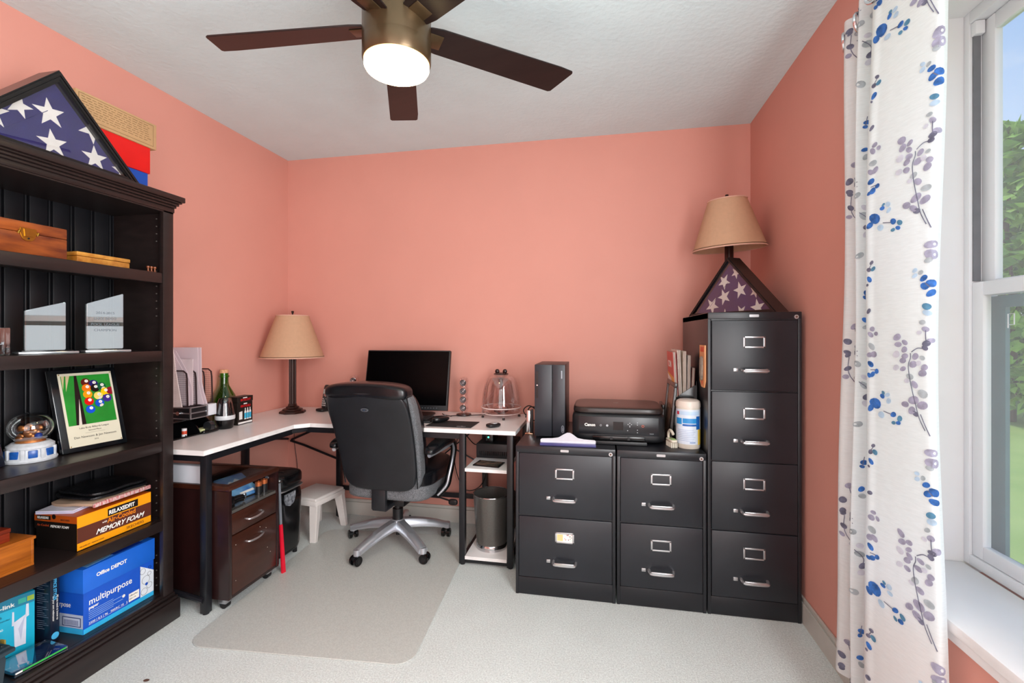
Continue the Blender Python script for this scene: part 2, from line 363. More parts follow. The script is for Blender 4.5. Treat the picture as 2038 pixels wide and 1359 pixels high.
for i in range(5):
    a = R(40+72*i); k = MB()
    Mb = Matrix.Translation((FX, FY, 2.205)) @ Matrix.Rotation(a, 4, 'Z') @ Matrix.Rotation(R(-13), 4, 'X')
    k.prism([(.10, -.045), (.14, -.052), (.60, -.063), (.652, -.06), (.657, -.052), (.627, .056), (.617, .062), (.14, .052), (.10, .045)], -.003, .003, M_blade, M=Mb, bev=.0012)
    bl = k.obj('blade', fan)
    k = MB(); k.box(.075, .15, -.028, .028, -.006, -.0032, M_brz, bev=.001, M=Mb); k.obj('blade_bracket', bl)

# ------------------------------------------------------------------ bookcase
BX0, BX1, BYa, BYb = -2.12, -1.81, 0.87, 1.678
M_bc = mat('#231a19', 0.36, var=0.25, vs=14, stretch=(1, .2, 3), bump=0.05, bs=60, key='bc')
M_bcb = mat('#17171b', 0.42, var=0.2, vs=14, key='bcb')
bc = thing('bookcase', 'tall espresso black wooden bookcase with beadboard back at left wall', 'bookcase', ((BX0+BX1)/2, (BYa+BYb)/2, 0))
k = MB(); k.box(BX0, BX1-.02, BYb-.023, BYb, .02, 1.76, M_bc); k.box(BX1-.02, BX1, BYb-.047, BYb, .10, 1.76, M_bc, bev=.002)
for zz in [q*.032+.15 for q in range(50)]:
    if int(zz*10) % 3: k.cyl((-1.87, BYb-.0232, zz), (-1.87, BYb-.0262, zz), .0025, mat('#6a6460', .5), n=8)
k.obj('side_panel', bc)
k = MB(); k.box(BX0, BX1-.02, BYa, BYa+.023, .02, 1.76, M_bc); k.box(BX1-.02, BX1, BYa, BYa+.047, .10, 1.76, M_bc, bev=.002); k.obj('side_panel', bc)
k = MB(); k.box(BX0, BX0+.012, BYa+.023, BYb-.023, .08, 1.76, M_bcb)
y = BYa+.03
while y < BYb-.06:
    k.box(BX0+.012, BX0+.028, y, y+.058, .1, 1.755, M_bcb, bev=.003); k.box(BX0+.012, BX0+.026, y+.062, y+.070, .1, 1.755, M_bcb, bev=.003); y += .075
k.box(BX0+.012, BX0+.028, y, BYb-.024, .1, 1.755, M_bcb, bev=.003)
k.obj('back_panel', bc)
SH = [1.482, 1.155, .773, .44, .126]
for z in SH[:4]:
    k = MB(); k.box(BX0+.029, BX1-.022, BYa+.0235, BYb-.0235, z-.02, z, M_bc); k.box(BX1-.024, BX1-.003, BYa+.0475, BYb-.0475, z-.044, z, M_bc, bev=.003); k.obj('shelf', bc)
k = MB(); k.box(BX0, BX1-.02, BYa+.0235, BYb-.0235, .10, SH[4], M_bc)
for a, z0, z1 in ((.018, 0, .085), (.012, .085, .1), (.005, .1, .115)): k.box(BX0, BX1+a, BYa-a, BYb+a, z0, z1, M_bc, bev=.004)
k.box(BX1-.02, BX1, BYa+.0475, BYb-.0475, .10, SH[4], M_bc, bev=.002); k.obj('base_plinth', bc)
k = MB(); k.box(BX0, BX1, BYa, BYb, 1.74, 1.765, M_bc)
for a, z0, z1 in ((.004, 1.745, 1.765), (.010, 1.765, 1.775), (.018, 1.775, 1.785), (.027, 1.785, 1.792), (.036, 1.792, 1.815)): k.box(BX0, BX1+a, BYa-a*.7, BYb+a*.7, z0, z1, M_bc, bev=.003)
k.obj('crown_top', bc)

# flag display case (triangle); local: x along width, y depth (front = -y), z up
def flag_case(name_label, loc, rz, half, h, depth, stars, fw, outer, glassy, grp='folded flag display cases'):
    t = thing('flag_case', name_label, 'flag case', loc, rz, group=grp)
    k = MB(); T_ = frame((0, 0, 0), (1, 0, 0), (0, 0, 1))
    P = [Vector((-half, 0)), Vector((half, 0)), Vector((0, h))]
    def inset(P, d):
        c = []; 
        for i in range(3):
            a, b, c_ = P[i-1], P[i], P[(i+1) % 3]
            e1 = (b-a).normalized(); e2 = (c_-b).normalized(); n1 = Vector((-e1.y, e1.x)); n2 = Vector((-e2.y, e2.x))
            q = 1/(1+n1.dot(n2)); c.append(b+(n1+n2)*d*q)
        return c
    rings = [(P, 0, outer), ]
    def ring(Pa, Pb, y0, y1, m):
        for i in range(3):
            a, b = Pa[i], Pa[(i+1) % 3]; c, d = Pb[i], Pb[(i+1) % 3]
            bb = bmesh.new()
            vs = [bb.verts.new(v) for v in ((a.x, y0, a.y), (b.x, y0, b.y), (d.x, y0, d.y), (c.x, y0, c.y), (a.x, y1, a.y), (b.x, y1, b.y), (d.x, y1, d.y), (c.x, y1, c.y))]
            for q in ((0, 1, 2, 3), (7, 6, 5, 4), (0, 4, 5, 1), (1, 5, 6, 2), (2, 6, 7, 3), (3, 7, 4, 0)): bb.faces.new([vs[z] for z in q])
            bmesh.ops.recalc_face_normals(bb, faces=bb.faces); k.merge(bb, m)
    ring(P, inset(P, fw), 0, depth, outer)
    ring(inset(P, fw*.15), inset(P, fw*.45), -.006, 0, outer); ring(inset(P, fw*.55), inset(P, fw*.8), -.004, 0, outer)
    k.obj('case_frame', t, local=True)
    k = MB(); k.prism([(p.x, p.y) for p in P], 0, .004, outer, M=T_ @ Matrix.Translation((0, 0, -depth-.004)) ); k.obj('case_back', t, local=True)
    I = inset(P, fw+.001); blue = mat('#211f5e', .85, var=.15, vs=25, bump=.3, bs=500)
    k = MB(); Mf = frame((0, .022, 0), (1, 0, 0), (0, 0, 1)); k.prism([(p.x, p.y) for p in I], -.02, 0, blue, M=Mf)
    wm_ = mat('#dcdad6', .85, var=.06, bump=.3, bs=400)
    for (sx_, sz, sr, sa) in stars:
        q = star_pts(sx_, sz, sr, sa)
        for a_, b_ in ((I[0], I[1]), (I[1], I[2]), (I[2], I[0])): q = clip_poly(q, a_, b_) if q else q
        if len(q) > 2: k.prism(q, .0004, .0016, wm_, M=Mf)
    k.tube([Mf @ Vector((I[0].x*.6, I[0].y+.03, .001)), Mf @ Vector((I[2].x*.7-.02, I[2].y*.62, .001))], .0012, blue, n=6)
    k.obj('folded_flag', t, local=True)
    k = MB(); k.prism([(p.x, p.y) for p in inset(P, fw*.9)], 0, .0015, glass(refl=.02, edge=.22), M=frame((0, .006, 0), (1, 0, 0), (0, 0, 1))); k.obj('glass_front', t, local=True)
    return t
M_blkwood = mat('#111112', .32, var=.15, coat=.2)
flag_case('large black triangular flag case with white stars on top of the bookcase', (-1.835, 1.268, 1.8155), R(90), .298, .318, .085,
          [(-.015, .165, .05, 100), (.12, .165, .05, 60), (-.17, .10, .05, 95), (-.005, .065, .048, 100), (.13, .065, .046, 95), (.235, .05, .045, 100), (-.10, .15, .04, 80)], .028, M_blkwood, True)
# boxes behind it
k = thing('shoe_box', 'red lidded blue cardboard box behind the flag case on bookcase', 'box', (-2.0, 1.53, 1.8155))
b = MB(); b.box(-2.11, -1.94, 1.36, 1.675, 1.8155, 1.93, mat('#0e4fb5', .5, var=.05)); b.obj('box_body', k)
b = MB(); b.box(-2.115, -1.932, 1.355, 1.68, 1.922, 2.034, mat('#e3120f', .45, var=.04), bev=.002); b.obj('box_lid', k)
b = MB(); cb_ = mat('#c29c70', .8, var=.05, vs=40); ink = mat('#8c6e48', .8)
b.box(-2.13, -1.928, 1.385, 1.705, 2.0345, 2.145, cb_, bev=.002)
F = frame((-1.9275, 1.395, 2.045), (0, 1, 0), (0, 0, 1))
for x0, y0, x1, y1 in ((0, 0, .295, .0015), (0, .09, .295, .0915), (0, 0, .0015, .09), (.294, 0, .295, .09)): b.prism([(x0, y0), (x1, y0), (x1, y1), (x0, y1)], 0, .0005, ink, M=F)
rl = random.Random(3)
for i in range(8):
    x = .01
    while x < .27:
        L = rl.uniform(.008, .022); b.prism([(x, .08-i*.0092), (x+L, .08-i*.0092), (x+L, .0822-i*.0092), (x, .0822-i*.0092)], 0, .0004, ink, M=F); x += L+.006
tag(b.obj('cardboard_box'), 'brown printed cardboard box stacked on the red and blue box', 'box')

# shelf 1
M_rose = mat('#a0521f', .35, var=.3, vs=9, stretch=(1, 1, 5), c2='#5b2410', coat=.3, key='rose')
M_brass = mat('#c9a24a', .28, metal=1.0, var=.1)
t = thing('wooden_chest', 'large rosewood hinged box with brass latch on the top shelf', 'box', (-1.94, 1.16, SH[0]))
b = MB(); b.box(-2.03, -1.86, 1.00, 1.31, SH[0]+.0005, SH[0]+.075, M_rose, bev=.003); b.obj('box_body', t)
b = MB(); b.box(-2.03, -1.86, 1.00, 1.31, SH[0]+.0755, SH[0]+.112, M_rose, bev=.003); b.obj('box_lid', t)
b = MB(); F = frame((-1.8595, 1.195, SH[0]+.075), (0, 1, 0), (0, 0, 1))
b.prism([(-.022, .016), (.022, .016), (.024, 0), (.016, -.02), (.008, -.026), (-.008, -.026), (-.016, -.02), (-.024, 0)], 0, .003, M_brass, M=F, bev=.0008)
b.prism([(-.014, .012), (.014, .012), (.012, -.012), (-.012, -.012)], .003, .006, M_brass, M=F, bev=.001); b.cyl(F @ Vector((0, -.018, .003)), F @ Vector((0, -.018, .0045)), .003, M_black, n=10)
for s_ in (-.026, .026): b.cyl(F @ Vector((s_, -.004, 0)), F @ Vector((s_, .006, .006)), .003, M_brass, n=8)
b.obj('latch', t)
t = thing('wooden_case', 'small honey burl wood case beside the rosewood box', 'box', (-1.9, 1.44, SH[0]))
M_burl = mat('#d59a45', .3, c2='#a3621f', vs=30, coat=.4)
b = MB(); b.box(-1.98, -1.865, 1.345, 1.535, SH[0]+.0005, SH[0]+.027, M_burl, bev=.002); b.obj('box_body', t)
b = MB(); b.box(-1.982, -1.863, 1.343, 1.537, SH[0]+.028, SH[0]+.043, M_burl, bev=.003); b.obj('box_lid', t)
for i in range(3):
    b = MB(); b.lathe([(0, 0), (.0055, 0), (.0055, .004), (.003, .006), (.003, .016), (.006, .018), (.006, .024), (0, .026)], (-1.845, 1.595+.0145*i, SH[0]+.0005), M_rose, n=12)
    tag(b.obj('wooden_peg'), ('leftmost of the three small wooden pegs on the top shelf', 'middle one of the three small wooden pegs on the top shelf', 'rightmost small wooden peg, nearest the bookcase side panel')[i], 'peg', group='wooden pegs on the top shelf')

# shelf 2 awards
def award(label, y0, y1, x, zb, h0, h1, txt, by0, by1, yaw):
    t = thing('glass_award', label, 'award', (x, (y0+y1)/2, zb), group='slanted glass awards')
    b = MB(); F = Matrix.Translation((x, (y0+y1)/2, zb)) @ Matrix.Rotation(R(yaw), 4, 'Z') @ Matrix.Translation((-x, -(y0+y1)/2, -zb))
    b.box(x-.035, x+.045, by0, by1, zb+.0005, zb+.009, mat('#c9ccd0', .15, metal=.7), bev=.002, M=F); b.box(x-.03, x+.03, by0+.01, by1-.01, zb+.009, zb+.013, M_gloss, bev=.001, M=F); b.obj('award_base', t)
    b = MB(); G = frame((x, y0, zb+.0135), (0, 1, 0), (0, 0, 1)); b.prism([(0, 0), (y1-y0, 0), (y1-y0, h1), (0, h0)], -.009, .009, glass('#dfeee8', .45, .01, .8, .75), M=F @ G, bev=.002)
    g = b.obj('award_plate', t)
    if txt:
        b = MB(); 
        for i, s_ in enumerate(txt): b.text(s_, .013, F @ frame((x+.0095, (y0+y1)/2, zb+h0*.86-i*.022), (0, 1, 0), (0, 0, 1)), mat('#55626b', .5), align='CENTER')
        b.obj('lettering', g)
award('slanted glass award on thin base, left one of the two on its shelf', 1.222, 1.325, -1.905, SH[1], .135, .17, None, 1.20, 1.352, -21)
award('slanted engraved glass award, right one of the two on its shelf', 1.400, 1.510, -1.885, SH[1], .17, .215, ['2014-2015', 'LAKE BODY', 'POOL LEAGUE', 'CHAMPION'], 1.388, 1.525, -23)
t = thing('crystal_block', 'clear rectangular crystal block award at left end of its shelf', 'award', (-1.89, 1.115, SH[1]))
b = MB(); b.box(-1.90, -1.872, 1.06, 1.158, SH[1]+.0005, SH[1]+.09, glass('#e8eef0', .15, .01, .7, .9), bev=.004); g = b.obj('crystal', t)
b = MB(); F = frame((-1.871, 1.115, SH[1]+.065), (0, 1, 0), (0, 0, 1)); b.prism(circ(0, 0, .012), 0, .0004, mat('#9aa5ad', .5), M=F)
scrib(b, F @ Matrix.Translation((-.025, -.03, 0)), 0, 0, .05, .008, mat('#b5bcc2', .5), 7); b.obj('engraving', g)

# shelf 3: plaque, globe, frame
t = thing('billiards_plaque', 'black plaque with picture of racked pool balls on middle shelf', 'plaque', (-1.98, 1.48, SH[2]))
pz = math.atan2(.06, .305); hp = .318
F = frame((-1.962, 1.367, SH[2]+.003), (.03, .215, 0), (-.06, -.006, .305))     # front surface frame, z outwards
b = MB(); b.box(0, .218, 0, hp, -.022, 0, mat('#0f1216', .2, coat=.5), bev=.004, M=F); b.obj('board', t)
cream = mat('#d9d3bd', .3, var=.02)
b = MB(); b.prism([(.024, .018), (.20, .018), (.20, .302), (.024, .302)], .0003, .0014, cream, M=F)
gr = mat('#1c8a28', .4, var=.25, vs=12); b.prism([(.032, .10), (.192, .10), (.192, .292), (.032, .292)], .0015, .0019, gr, M=F)
dark = mat('#1a0f10', .3)
b.prism([(.056, .1), (.088, .1), (.082, .292), (.074, .292)], .002, .0022, dark, M=F); b.prism([(.064, .1), (.074, .1), (.078, .20)], .0023, .0025, mat('#d8cfc4', .3), M=F)
b.prism([(.034, .24), (.044, .292), (.034, .292)], .002, .0022, mat('#cdbb90', .3), M=F); b.prism([(.048, .292), (.060, .292), (.042, .232)], .002, .0022, mat('#cdbb90', .3), M=F)
B_ = [(.108, .263, '#5b1414', 0), (.133, .255, '#1e1c6b', 0), (.108, .24, '#e87412', 0), (.136, .238, '#101010', 0), (.158, .243, '#0d5b3c', 1), (.108, .215, '#e89a12', 0), (.168, .22, '#f1c40f', 0), (.187, .222, '#8c1626', 0),
      (.142, .206, '#ead26a', 1), (.108, .187, '#d01414', 0), (.17, .193, '#3d2a86', 0), (.142, .176, '#164fc0', 1), (.108, .155, '#1450cf', 0)]
for i, (x, y_, c, s_) in enumerate(B_):
    r = .0155; x = min(x, .192-r) if x < .186 else x; q = circ(x, y_, r, n=18)
    if x+r > .192: q = clip_poly(q, (.192, 0), (.192, 1))
    b.prism(q, .002+.0002*i, .0026+.0002*i, mat(c, .15, var=.03), M=F)
    zz = .0027+.0002*i
    if s_: b.prism(circ(x+.005, y_-.009, .0075, .005, n=12, a=.6), zz-.0001, zz+.0002, cream, M=F)
    if x < .18: b.prism(circ(x+.003, y_+.005, .006, n=12), zz-.0001, zz+.0003, mat('#f0ede4', .3), M=F); b.text(str((i*5) % 15+1), .006, F @ Matrix.Translation((x+.003, y_+.003, zz+.0006)), dark, align='CENTER', depth=.0002)
for s_, y_, z_ in (('Lake Body Billiards League', .084, .0092), ('Second Place', .073, .008), ('Dan Newsom & Jen Newsom', .049, .0118), ('2016', .036, .007)): b.text(s_, z_, F @ Matrix.Translation((.112, y_, .0018)), dark, align='CENTER', depth=.0003)
b.prism([(.08, .066), (.145, .066), (.145, .0665), (.08, .0665)], .0015, .0018, dark, M=F)
for x, y_ in ((.028, .022), (.196, .022), (.028, .298), (.196, .298)): b.cyl(F @ Vector((x, y_, .001)), F @ Vector((x, y_, .003)), .002, M_brass, n=10)
b.obj('picture_plate', t)

gx, gy = -2.01, 1.30
t = thing('snow_globe', 'glass snow globe with bronze figure and blue-panelled white base', 'snow globe', (gx, gy, SH[2]))
M_st = mat('#c9cdd2', .6, var=.12, vs=60)
b = MB(); b.lathe([(0, 0), (.069, 0), (.071, .006), (.068, .012), (.064, .016), (.060, .044), (.063, .047), (.063, .056), (.055, .062), (.05, .066), (0, .066)], (gx, gy, SH[2]+.0008), M_st, n=48)
for i in range(8):
    a = 2*PI*i/8+.3; Mq = Matrix.Translation((gx, gy, SH[2])) @ Matrix.Rotation(a, 4, 'Z')
    b.box(.0575, .0665, -.012, .012, .017, .043, mat('#1f57a8', .25, var=.2, vs=80), bev=.002, M=Mq)
    Mq = Mq @ Matrix.Rotation(PI/8, 4, 'Z'); b.box(.058, .068, -.006, .006, .012, .048, M_st, bev=.002, M=Mq)
b.obj('globe_base', t)
b = MB(); b.ball((gx, gy, SH[2]+.116), .060, glass('#f4f8f8', .07, .01, .8), sz=.92, sx=1.04, sy=1.04, u=40, v=24); b.obj('glass_globe', t)
b = MB(); cop = mat('#a8592a', .35, metal=.6, c2='#d08a50', vs=60)
rg = random.Random(5)
for i in range(16):
    a = i*2.4; r = .012+.022*((i*7) % 5)/5; b.pad((gx+r*math.cos(a), gy+r*math.sin(a), SH[2]+.080+.045*((i*3) % 7)/7), (.028, .014, .02), cop, n=2.2, cuts=3, warp=lambda p: (p.x, p.y+p.x*p.x*12, p.z))
b.ball((gx+.03, gy+.004, SH[2]+.088), .011, mat('#1d3f9c', .3), u=12, v=8); b.lathe([(0, .066), (.04, .066), (.035, .078), (0, .084)], (gx, gy, SH[2]+.0008), cop)
b.obj('figurine', t)
t = thing('photo_frame', 'dark blue-black frame edge at the far left of the middle shelf', 'picture frame', (-2.03, 1.13, SH[2]))
b = MB(); F = frame((-1.985, 1.02, SH[2]+.003), (0, 1, 0), (-.06, 0, .2)); b.box(0, .195, 0, .14, -.012, 0, mat('#0d1320', .2, coat=.5), bev=.003, M=F); b.obj('board', t)
b = MB(); b.box(.015, .18, .015, .125, .0003, .001, mat('#3b4a60', .3), M=F); b.obj('picture', t)

# shelf 4: shoe box with papers
z4 = SH[3]+.0006
t = thing('shoe_box', 'orange and brown shoe box with memory foam lettering on fourth shelf', 'shoe box', (-1.94, 1.47, z4))
M_or = mat('#f09c0c', .4, var=.03); M_br = mat('#5a2a1c', .45, var=.06); M_bk = mat('#16100d', .45)
sx0, sx1, sy0, sy1, hb = -2.045, -1.852, 1.335, 1.612, .125
b = MB(); b.box(sx0+.003, sx1-.003, sy0+.003, sy1-.003, z4, z4+hb-.002, M_bk); b.obj('box_body', t)
b = MB(); b.box(sx0, sx1, sy0, sy1, z4+.095, z4+hb, mat('#c0560f', .4)); 
F = frame((sx1+.0003, sy0, z4), (0, 1, 0), (0, 0, 1)); L = sy1-sy0
b.prism([(0, .002), (L, .002), (L, hb-.001), (0, hb-.001)], 0, .0006, M_or, M=F); b.prism([(0, .028), (L, .028), (L, .083), (0, .083)], .0007, .0011, M_br, M=F)
b.prism([(.105, .087), (.222, .087), (.222, .115), (.105, .115)], .0007, .0011, M_bk, M=F)
wh = mat('#f4f1ea', .4); og = mat('#e8851a', .4)
b.text('RELAXEDFIT', .021, F @ Matrix.Translation((.109, .093, .0013)), wh, bold=.0006, sx=.85)
b.text('with', .010, F @ Matrix.Translation((.085, .069, .0013)), wh); b.text('Air-Cooled', .026, F @ Matrix.Translation((.104, .063, .0013)), og, sx=.9, bold=.0004)
b.text('MEMORY FOAM', .026, F @ Matrix.Translation((.062, .036, .0013)), wh, shear=.4, sx=.98, bold=.0005); b.text('SKECHERS', .014, F @ Matrix.Translation((.175, .010, .0013)), M_br, sx=1.1)
b.text('RELAXED FIT - MEMORY FOAM', .006, F @ Matrix.Translation((.008, .010, .0013)), M_br)
F = frame((sx0, sy0-.0004, z4), (1, 0, 0), (0, 0, 1)); wx = sx1-sx0
b.prism([(0, .1), (wx, .1), (wx, hb), (0, hb)], 0, .0005, mat('#b04c12', .4), M=F); b.prism([(0, .072), (wx, .072), (wx, .1), (0, .1)], 0, .0005, M_bk, M=F)
b.prism([(.012, .106), (.075, .106), (.075, .121), (.012, .121)], .0006, .0009, M_bk, M=F); b.text('RELAXEDFIT', .012, F @ Matrix.Translation((.014, .109, .0011)), wh, sx=.8)
b.prism(circ(.09, .119, .009, n=14), .0006, .0009, M_bk, M=F); b.text('SKECHERS', .009, F @ Matrix.Translation((.12, .107, .0008)), M_bk)
b.text('Air-Cooled', .012, F @ Matrix.Translation((.012, .082, .0008)), mat('#a33c16', .4)); b.text('MEMORY FOAM', .013, F @ Matrix.Translation((.073, .080, .0008)), wh, shear=.4, sx=.9)
b.obj('box_lid', t)
zt = z4+hb+.0004
def sheet_stack(name, label, cat, c, w_, d_, h_, rz, m, extra=None, M0=None):
    b = MB(); n_ = max(1, int(h_/.003)); rr = random.Random(len(label))
    for i in range(n_):
        o_ = rr.uniform(-.003, .003); b.box(-w_/2+o_, w_/2+o_, -d_/2-o_, d_/2-o_, i*h_/n_, (i+.8)*h_/n_, m[i % len(m)])
    if extra: extra(b)
    return tag(b.obj(name, M=Matrix.Translation(c) @ Matrix.Rotation(rz, 4, 'Z')), label, cat)
sheet_stack('paper_stack', 'loose lilac-white papers lying on the orange shoe box', 'papers', (-1.98, 1.40, zt), .13, .12, .012, .25, [mat('#b9b8dc', .7), mat('#e5e2ee', .7)])
b = MB(); tan = mat('#b79a82', .7, var=.05)
b.pad((0, 0, .009), (.20, .235, .016), tan, n=8, cuts=4, warp=lambda p: (p.x, p.y, p.z+.004*math.sin(p.x*30)))
b.box(.094, .103, -.11, .117, .001, .017, mat('#b3232e', .5, c2='#d8c9c4', vs=60, stretch=(1, 3, 1)), bev=.003)
tag(b.obj('envelope', M=Matrix.Translation((-1.955, 1.497, zt+.0105)) @ Matrix.Rotation(0.03, 4, 'Z')), 'tan envelope with red striped edge under the black portfolio', 'envelope')
b = MB(); M_lea = mat('#0d0e11', .28, var=.2, bump=.5, bs=160)
b.pad((0, 0, .007), (.205, .225, .013), M_lea, n=7, cuts=8, warp=lambda p: (p.x, p.y, p.z+.0015*math.sin(p.y*60)+.001*math.sin(p.x*45)))
b.pad((0, .002, .021), (.20, .218, .014), M_lea, n=6, cuts=8, warp=lambda p: (p.x, p.y, p.z+.002*math.sin(p.y*45+1)+.0015*math.cos(p.x*50)))
tag(b.obj('leather_portfolio', M=Matrix.Translation((-1.955, 1.505, zt+.034)) @ Matrix.Rotation(-.03, 4, 'Z')), 'black leather portfolio folder on top of the shoe box stack', 'portfolio')
# wooden tray with red box
t = thing('wooden_tray', 'open honey-coloured wooden tray box at left of the fourth shelf', 'tray', (-1.96, 1.12, z4))
M_oak = mat('#b9671d', .4, c2='#8a4512', vs=12, stretch=(1, .4, 6))
b = MB(); b.box(-2.04, -1.895, 1.01, 1.235, z4, z4+.008, M_oak); b.obj('tray_floor', t)
b = MB(); b.box(-2.04, -1.895, 1.01, 1.018, z4+.008, z4+.095, M_oak, bev=.001); b.box(-2.04, -1.895, 1.227, 1.235, z4+.008, z4+.095, M_oak, bev=.001); b.box(-2.04, -2.032, 1.018, 1.227, z4+.008, z4+.095, M_oak, bev=.001); b.box(-1.903, -1.895, 1.018, 1.227, z4+.008, z4+.095, M_oak, bev=.001)
b.box(-2.044, -1.891, 1.006, 1.239, z4+.088, z4+.098, M_oak, bev=.002); b.obj('tray_walls', t)
t = thing('wooden_case', 'reddish wooden box resting on the honey-coloured tray', 'box', (-1.97, 1.10, z4+.098))
M_rw = mat('#8c2f14', .4, c2='#5f1c0c', vs=12, stretch=(1, .4, 6))
b = MB(); b.box(-2.035, -1.92, 1.02, 1.185, z4+.0985, z4+.128, M_rw, bev=.001); b.obj('box_body', t)
b = MB(); b.box(-2.037, -1.918, 1.018, 1.187, z4+.1285, z4+.142, M_rw, bev=.002); b.obj('box_lid', t)

# bottom shelf
z5 = SH[4]+.0006
t = thing('paper_carton', 'blue multipurpose copy paper carton with white pattern panel', 'carton', (-1.91, 1.49, z5))
M_bl = mat('#1454c4', .4, var=.05); M_bl2 = mat('#1b66d2', .4, var=.04); M_cy = mat('#35b3e8', .4)
px0, px1, py0, py1 = -2.045, -1.852, 1.355, 1.63
b = MB(); b.box(px0+.003, px1-.003, py0+.003, py1-.003, z5, z5+.232, M_bl)
F = frame((px1-.0027, py0+.003, z5), (0, 1, 0), (0, 0, 1)); W_ = py1-py0-.006
b.prism([(0, 0), (W_, 0), (W_, .018), (0, .018)], 0, .0004, M_cy, M=F)
b.text('multipurpose', .034, F @ Matrix.Translation((.018, .098, .0002)), wh, sx=.88, bold=.0003); b.text('paper', .015, F @ Matrix.Translation((.018, .082, .0002)), wh, bold=.0003)
for i in range(5): b.prism([(.018, .073-.007*i), (.07+.06*(i % 2+1)*.6, .073-.007*i), (.07+.06*(i % 2+1)*.6, .0745-.007*i), (.018, .0745-.007*i)], 0, .0003, mat('#9cc0ee', .4), M=F)
b.prism([(.018, .024), (.16, .024), (.16, .0245), (.018, .0245)], 0, .0003, wh, M=F)
b.text('2500 | 8.5 | 96   500/RC 10   5', .0115, F @ Matrix.Translation((.018, .027, .0002)), wh)
b.prism([(.165, .026), (.207, .026), (.207, .058), (.165, .058)], 0, .0003, wh, M=F); b.text('OfficeMax', .008, F @ Matrix.Translation((.167, .046, .0005)), M_bk); b.text('850-1176', .007, F @ Matrix.Translation((.167, .034, .0005)), M_bk)
b.prism(circ(.145, .063, .006, n=12), 0, .0003, wh, M=F)
b.prism([(.212, .018), (W_, .018), (W_, .105), (.255, .115), (.212, .145)], 0, .0003, mat('#dfe6ee', .4), M=F)
for cx, cy, r in ((.235, .08, .017), (.222, .12, .012), (.25, .052, .012), (.25, .10, .008), (.228, .035, .014), (.252, .125, .006)):
    q1 = circ(cx, cy, r, n=20); q2 = circ(cx, cy, r-.001, n=20)
    for i in range(20): b.prism([q1[i], q1[(i+1) % 20], q2[(i+1) % 20], q2[i]], .0003, .0006, M_bk, M=F)
b.prism(circ(.238, .062, .006, n=14), .0003, .0006, M_bl, M=F)
F = frame((px0, py0+.0025, z5), (1, 0, 0), (0, 0, 1)); wx = px1-px0-.004
b.prism([(.003, 0), (wx, 0), (wx, .02), (.003, .02)], 0, .0004, M_cy, M=F); b.prism([(.003, .021), (wx, .021), (wx, .07), (.003, .07)], 0, .0004, mat('#b9c6de', .4), M=F)
b.prism([(.095, .026), (.18, .026), (.18, .06), (.095, .06)], .0004, .0006, mat('#2b3f78', .4), M=F); b.prism([(.099, .029), (.176, .029), (.176, .057), (.099, .057)], .0006, .0008, mat('#c7d2e6', .4), M=F)
for i in range(18): b.prism([(.104+i*.0037, .031), (.1055+i*.0037, .031), (.1055+i*.0037, .05), (.104+i*.0037, .05)], .0008, .001, mat('#2b3f78', .4), M=F)
b.text('multipurpose', .026, F @ Matrix.Translation((.008, .095, .0003)), wh, sx=.9)
b.obj('box_body', t)
b = MB(); b.box(px0, px1, py0, py1, z5+.150, z5+.238, M_bl2, bev=.001)
b.prism([(px0+.04, py0+.02), (px0+.06, py0+.26), (px1-.03, py0+.25), (px1-.01, py0+.02)], z5+.2382, z5+.2388, mat('#7fb6e2', .4))
b.prism([(px0+.1, py0+.11), (px0+.1, py0+.24), (px1-.008, py0+.23), (px1-.008, py0+.12)], z5+.2388, z5+.2392, mat('#123fae', .4))
F = frame((px1+.0002, py0, z5), (0, 1, 0), (0, 0, 1)); b.text('Office DEPOT', .019, F @ Matrix.Translation((.045, .192, .0004)), wh, bold=.0006)
b.obj('box_lid', t)
t = thing('thick_book', 'thick dark blue-black book standing left of the paper carton', 'book', (-1.93, 1.31, z5))
b = MB(); nv = mat('#10182b', .3, var=.1); b.box(-2.055, -1.915, 1.296, 1.325, z5, z5+.245, nv, bev=.002)
lb = mat('#4bb0de', .4); F = frame((-1.9147, 1.3105, z5), (0, 0, -1), (0, 1, 0))
b.text('OFFICE STYLES', .013, F @ Matrix.Translation((-.235, -.005, .0003)), lb, bold=.0004); b.text('All you need to know to', .009, F @ Matrix.Translation((-.165, .004, .0003)), wh); b.text('be your own webmaster', .009, F @ Matrix.Translation((-.165, -.008, .0003)), wh)
b.prism(circ(-.022, 0, .012, n=14), 0, .0004, lb, M=F)
F = frame((-2.05, 1.2957, z5), (1, 0, 0), (0, 0, 1)); gl_ = mat('#6d7a8c', .5)
for i in range(26):
    if i % 7 != 6: b.prism([(.075, .225-.007*i), (.10+.035*((i*5) % 4)/4, .225-.007*i), (.10+.035*((i*5) % 4)/4, .2265-.007*i), (.075, .2265-.007*i)], 0, .0003, gl_, M=F)
b.obj('cover', t)
b = MB(); b.box(-2.05, -1.92, 1.299, 1.322, z5+.2452, z5+.2458, M_paper); b.obj('page_block', t)
t = thing('router_box', 'turquoise range extender retail box on the bottom shelf', 'box', (-1.95, 1.13, z5))
tq = mat('#18b2d4', .4, var=.06); tqd = mat('#0b7fa0', .4); b = MB()
Fb = Matrix.Translation((-1.958, 1.278, z5)) @ Matrix.Rotation(R(-16), 4, 'Z') @ Matrix.Diagonal((1, .92, .84, 1))
b.box(-.06, 0, -.26, 0, 0, .235, tq, bev=.001, M=Fb)
F = Fb @ frame((.0003, -.26, 0), (0, 1, 0), (0, 0, 1))
b.prism([(0, .19), (.26, .19), (.26, .234), (0, .234)], 0, .0004, tqd, M=F)
b.prism(circ(.135, .205, .009, n=16), .0004, .0008, wh, M=F); b.text('tp-link', .022, F @ Matrix.Translation((.148, .199, .0007)), wh, bold=.0005)
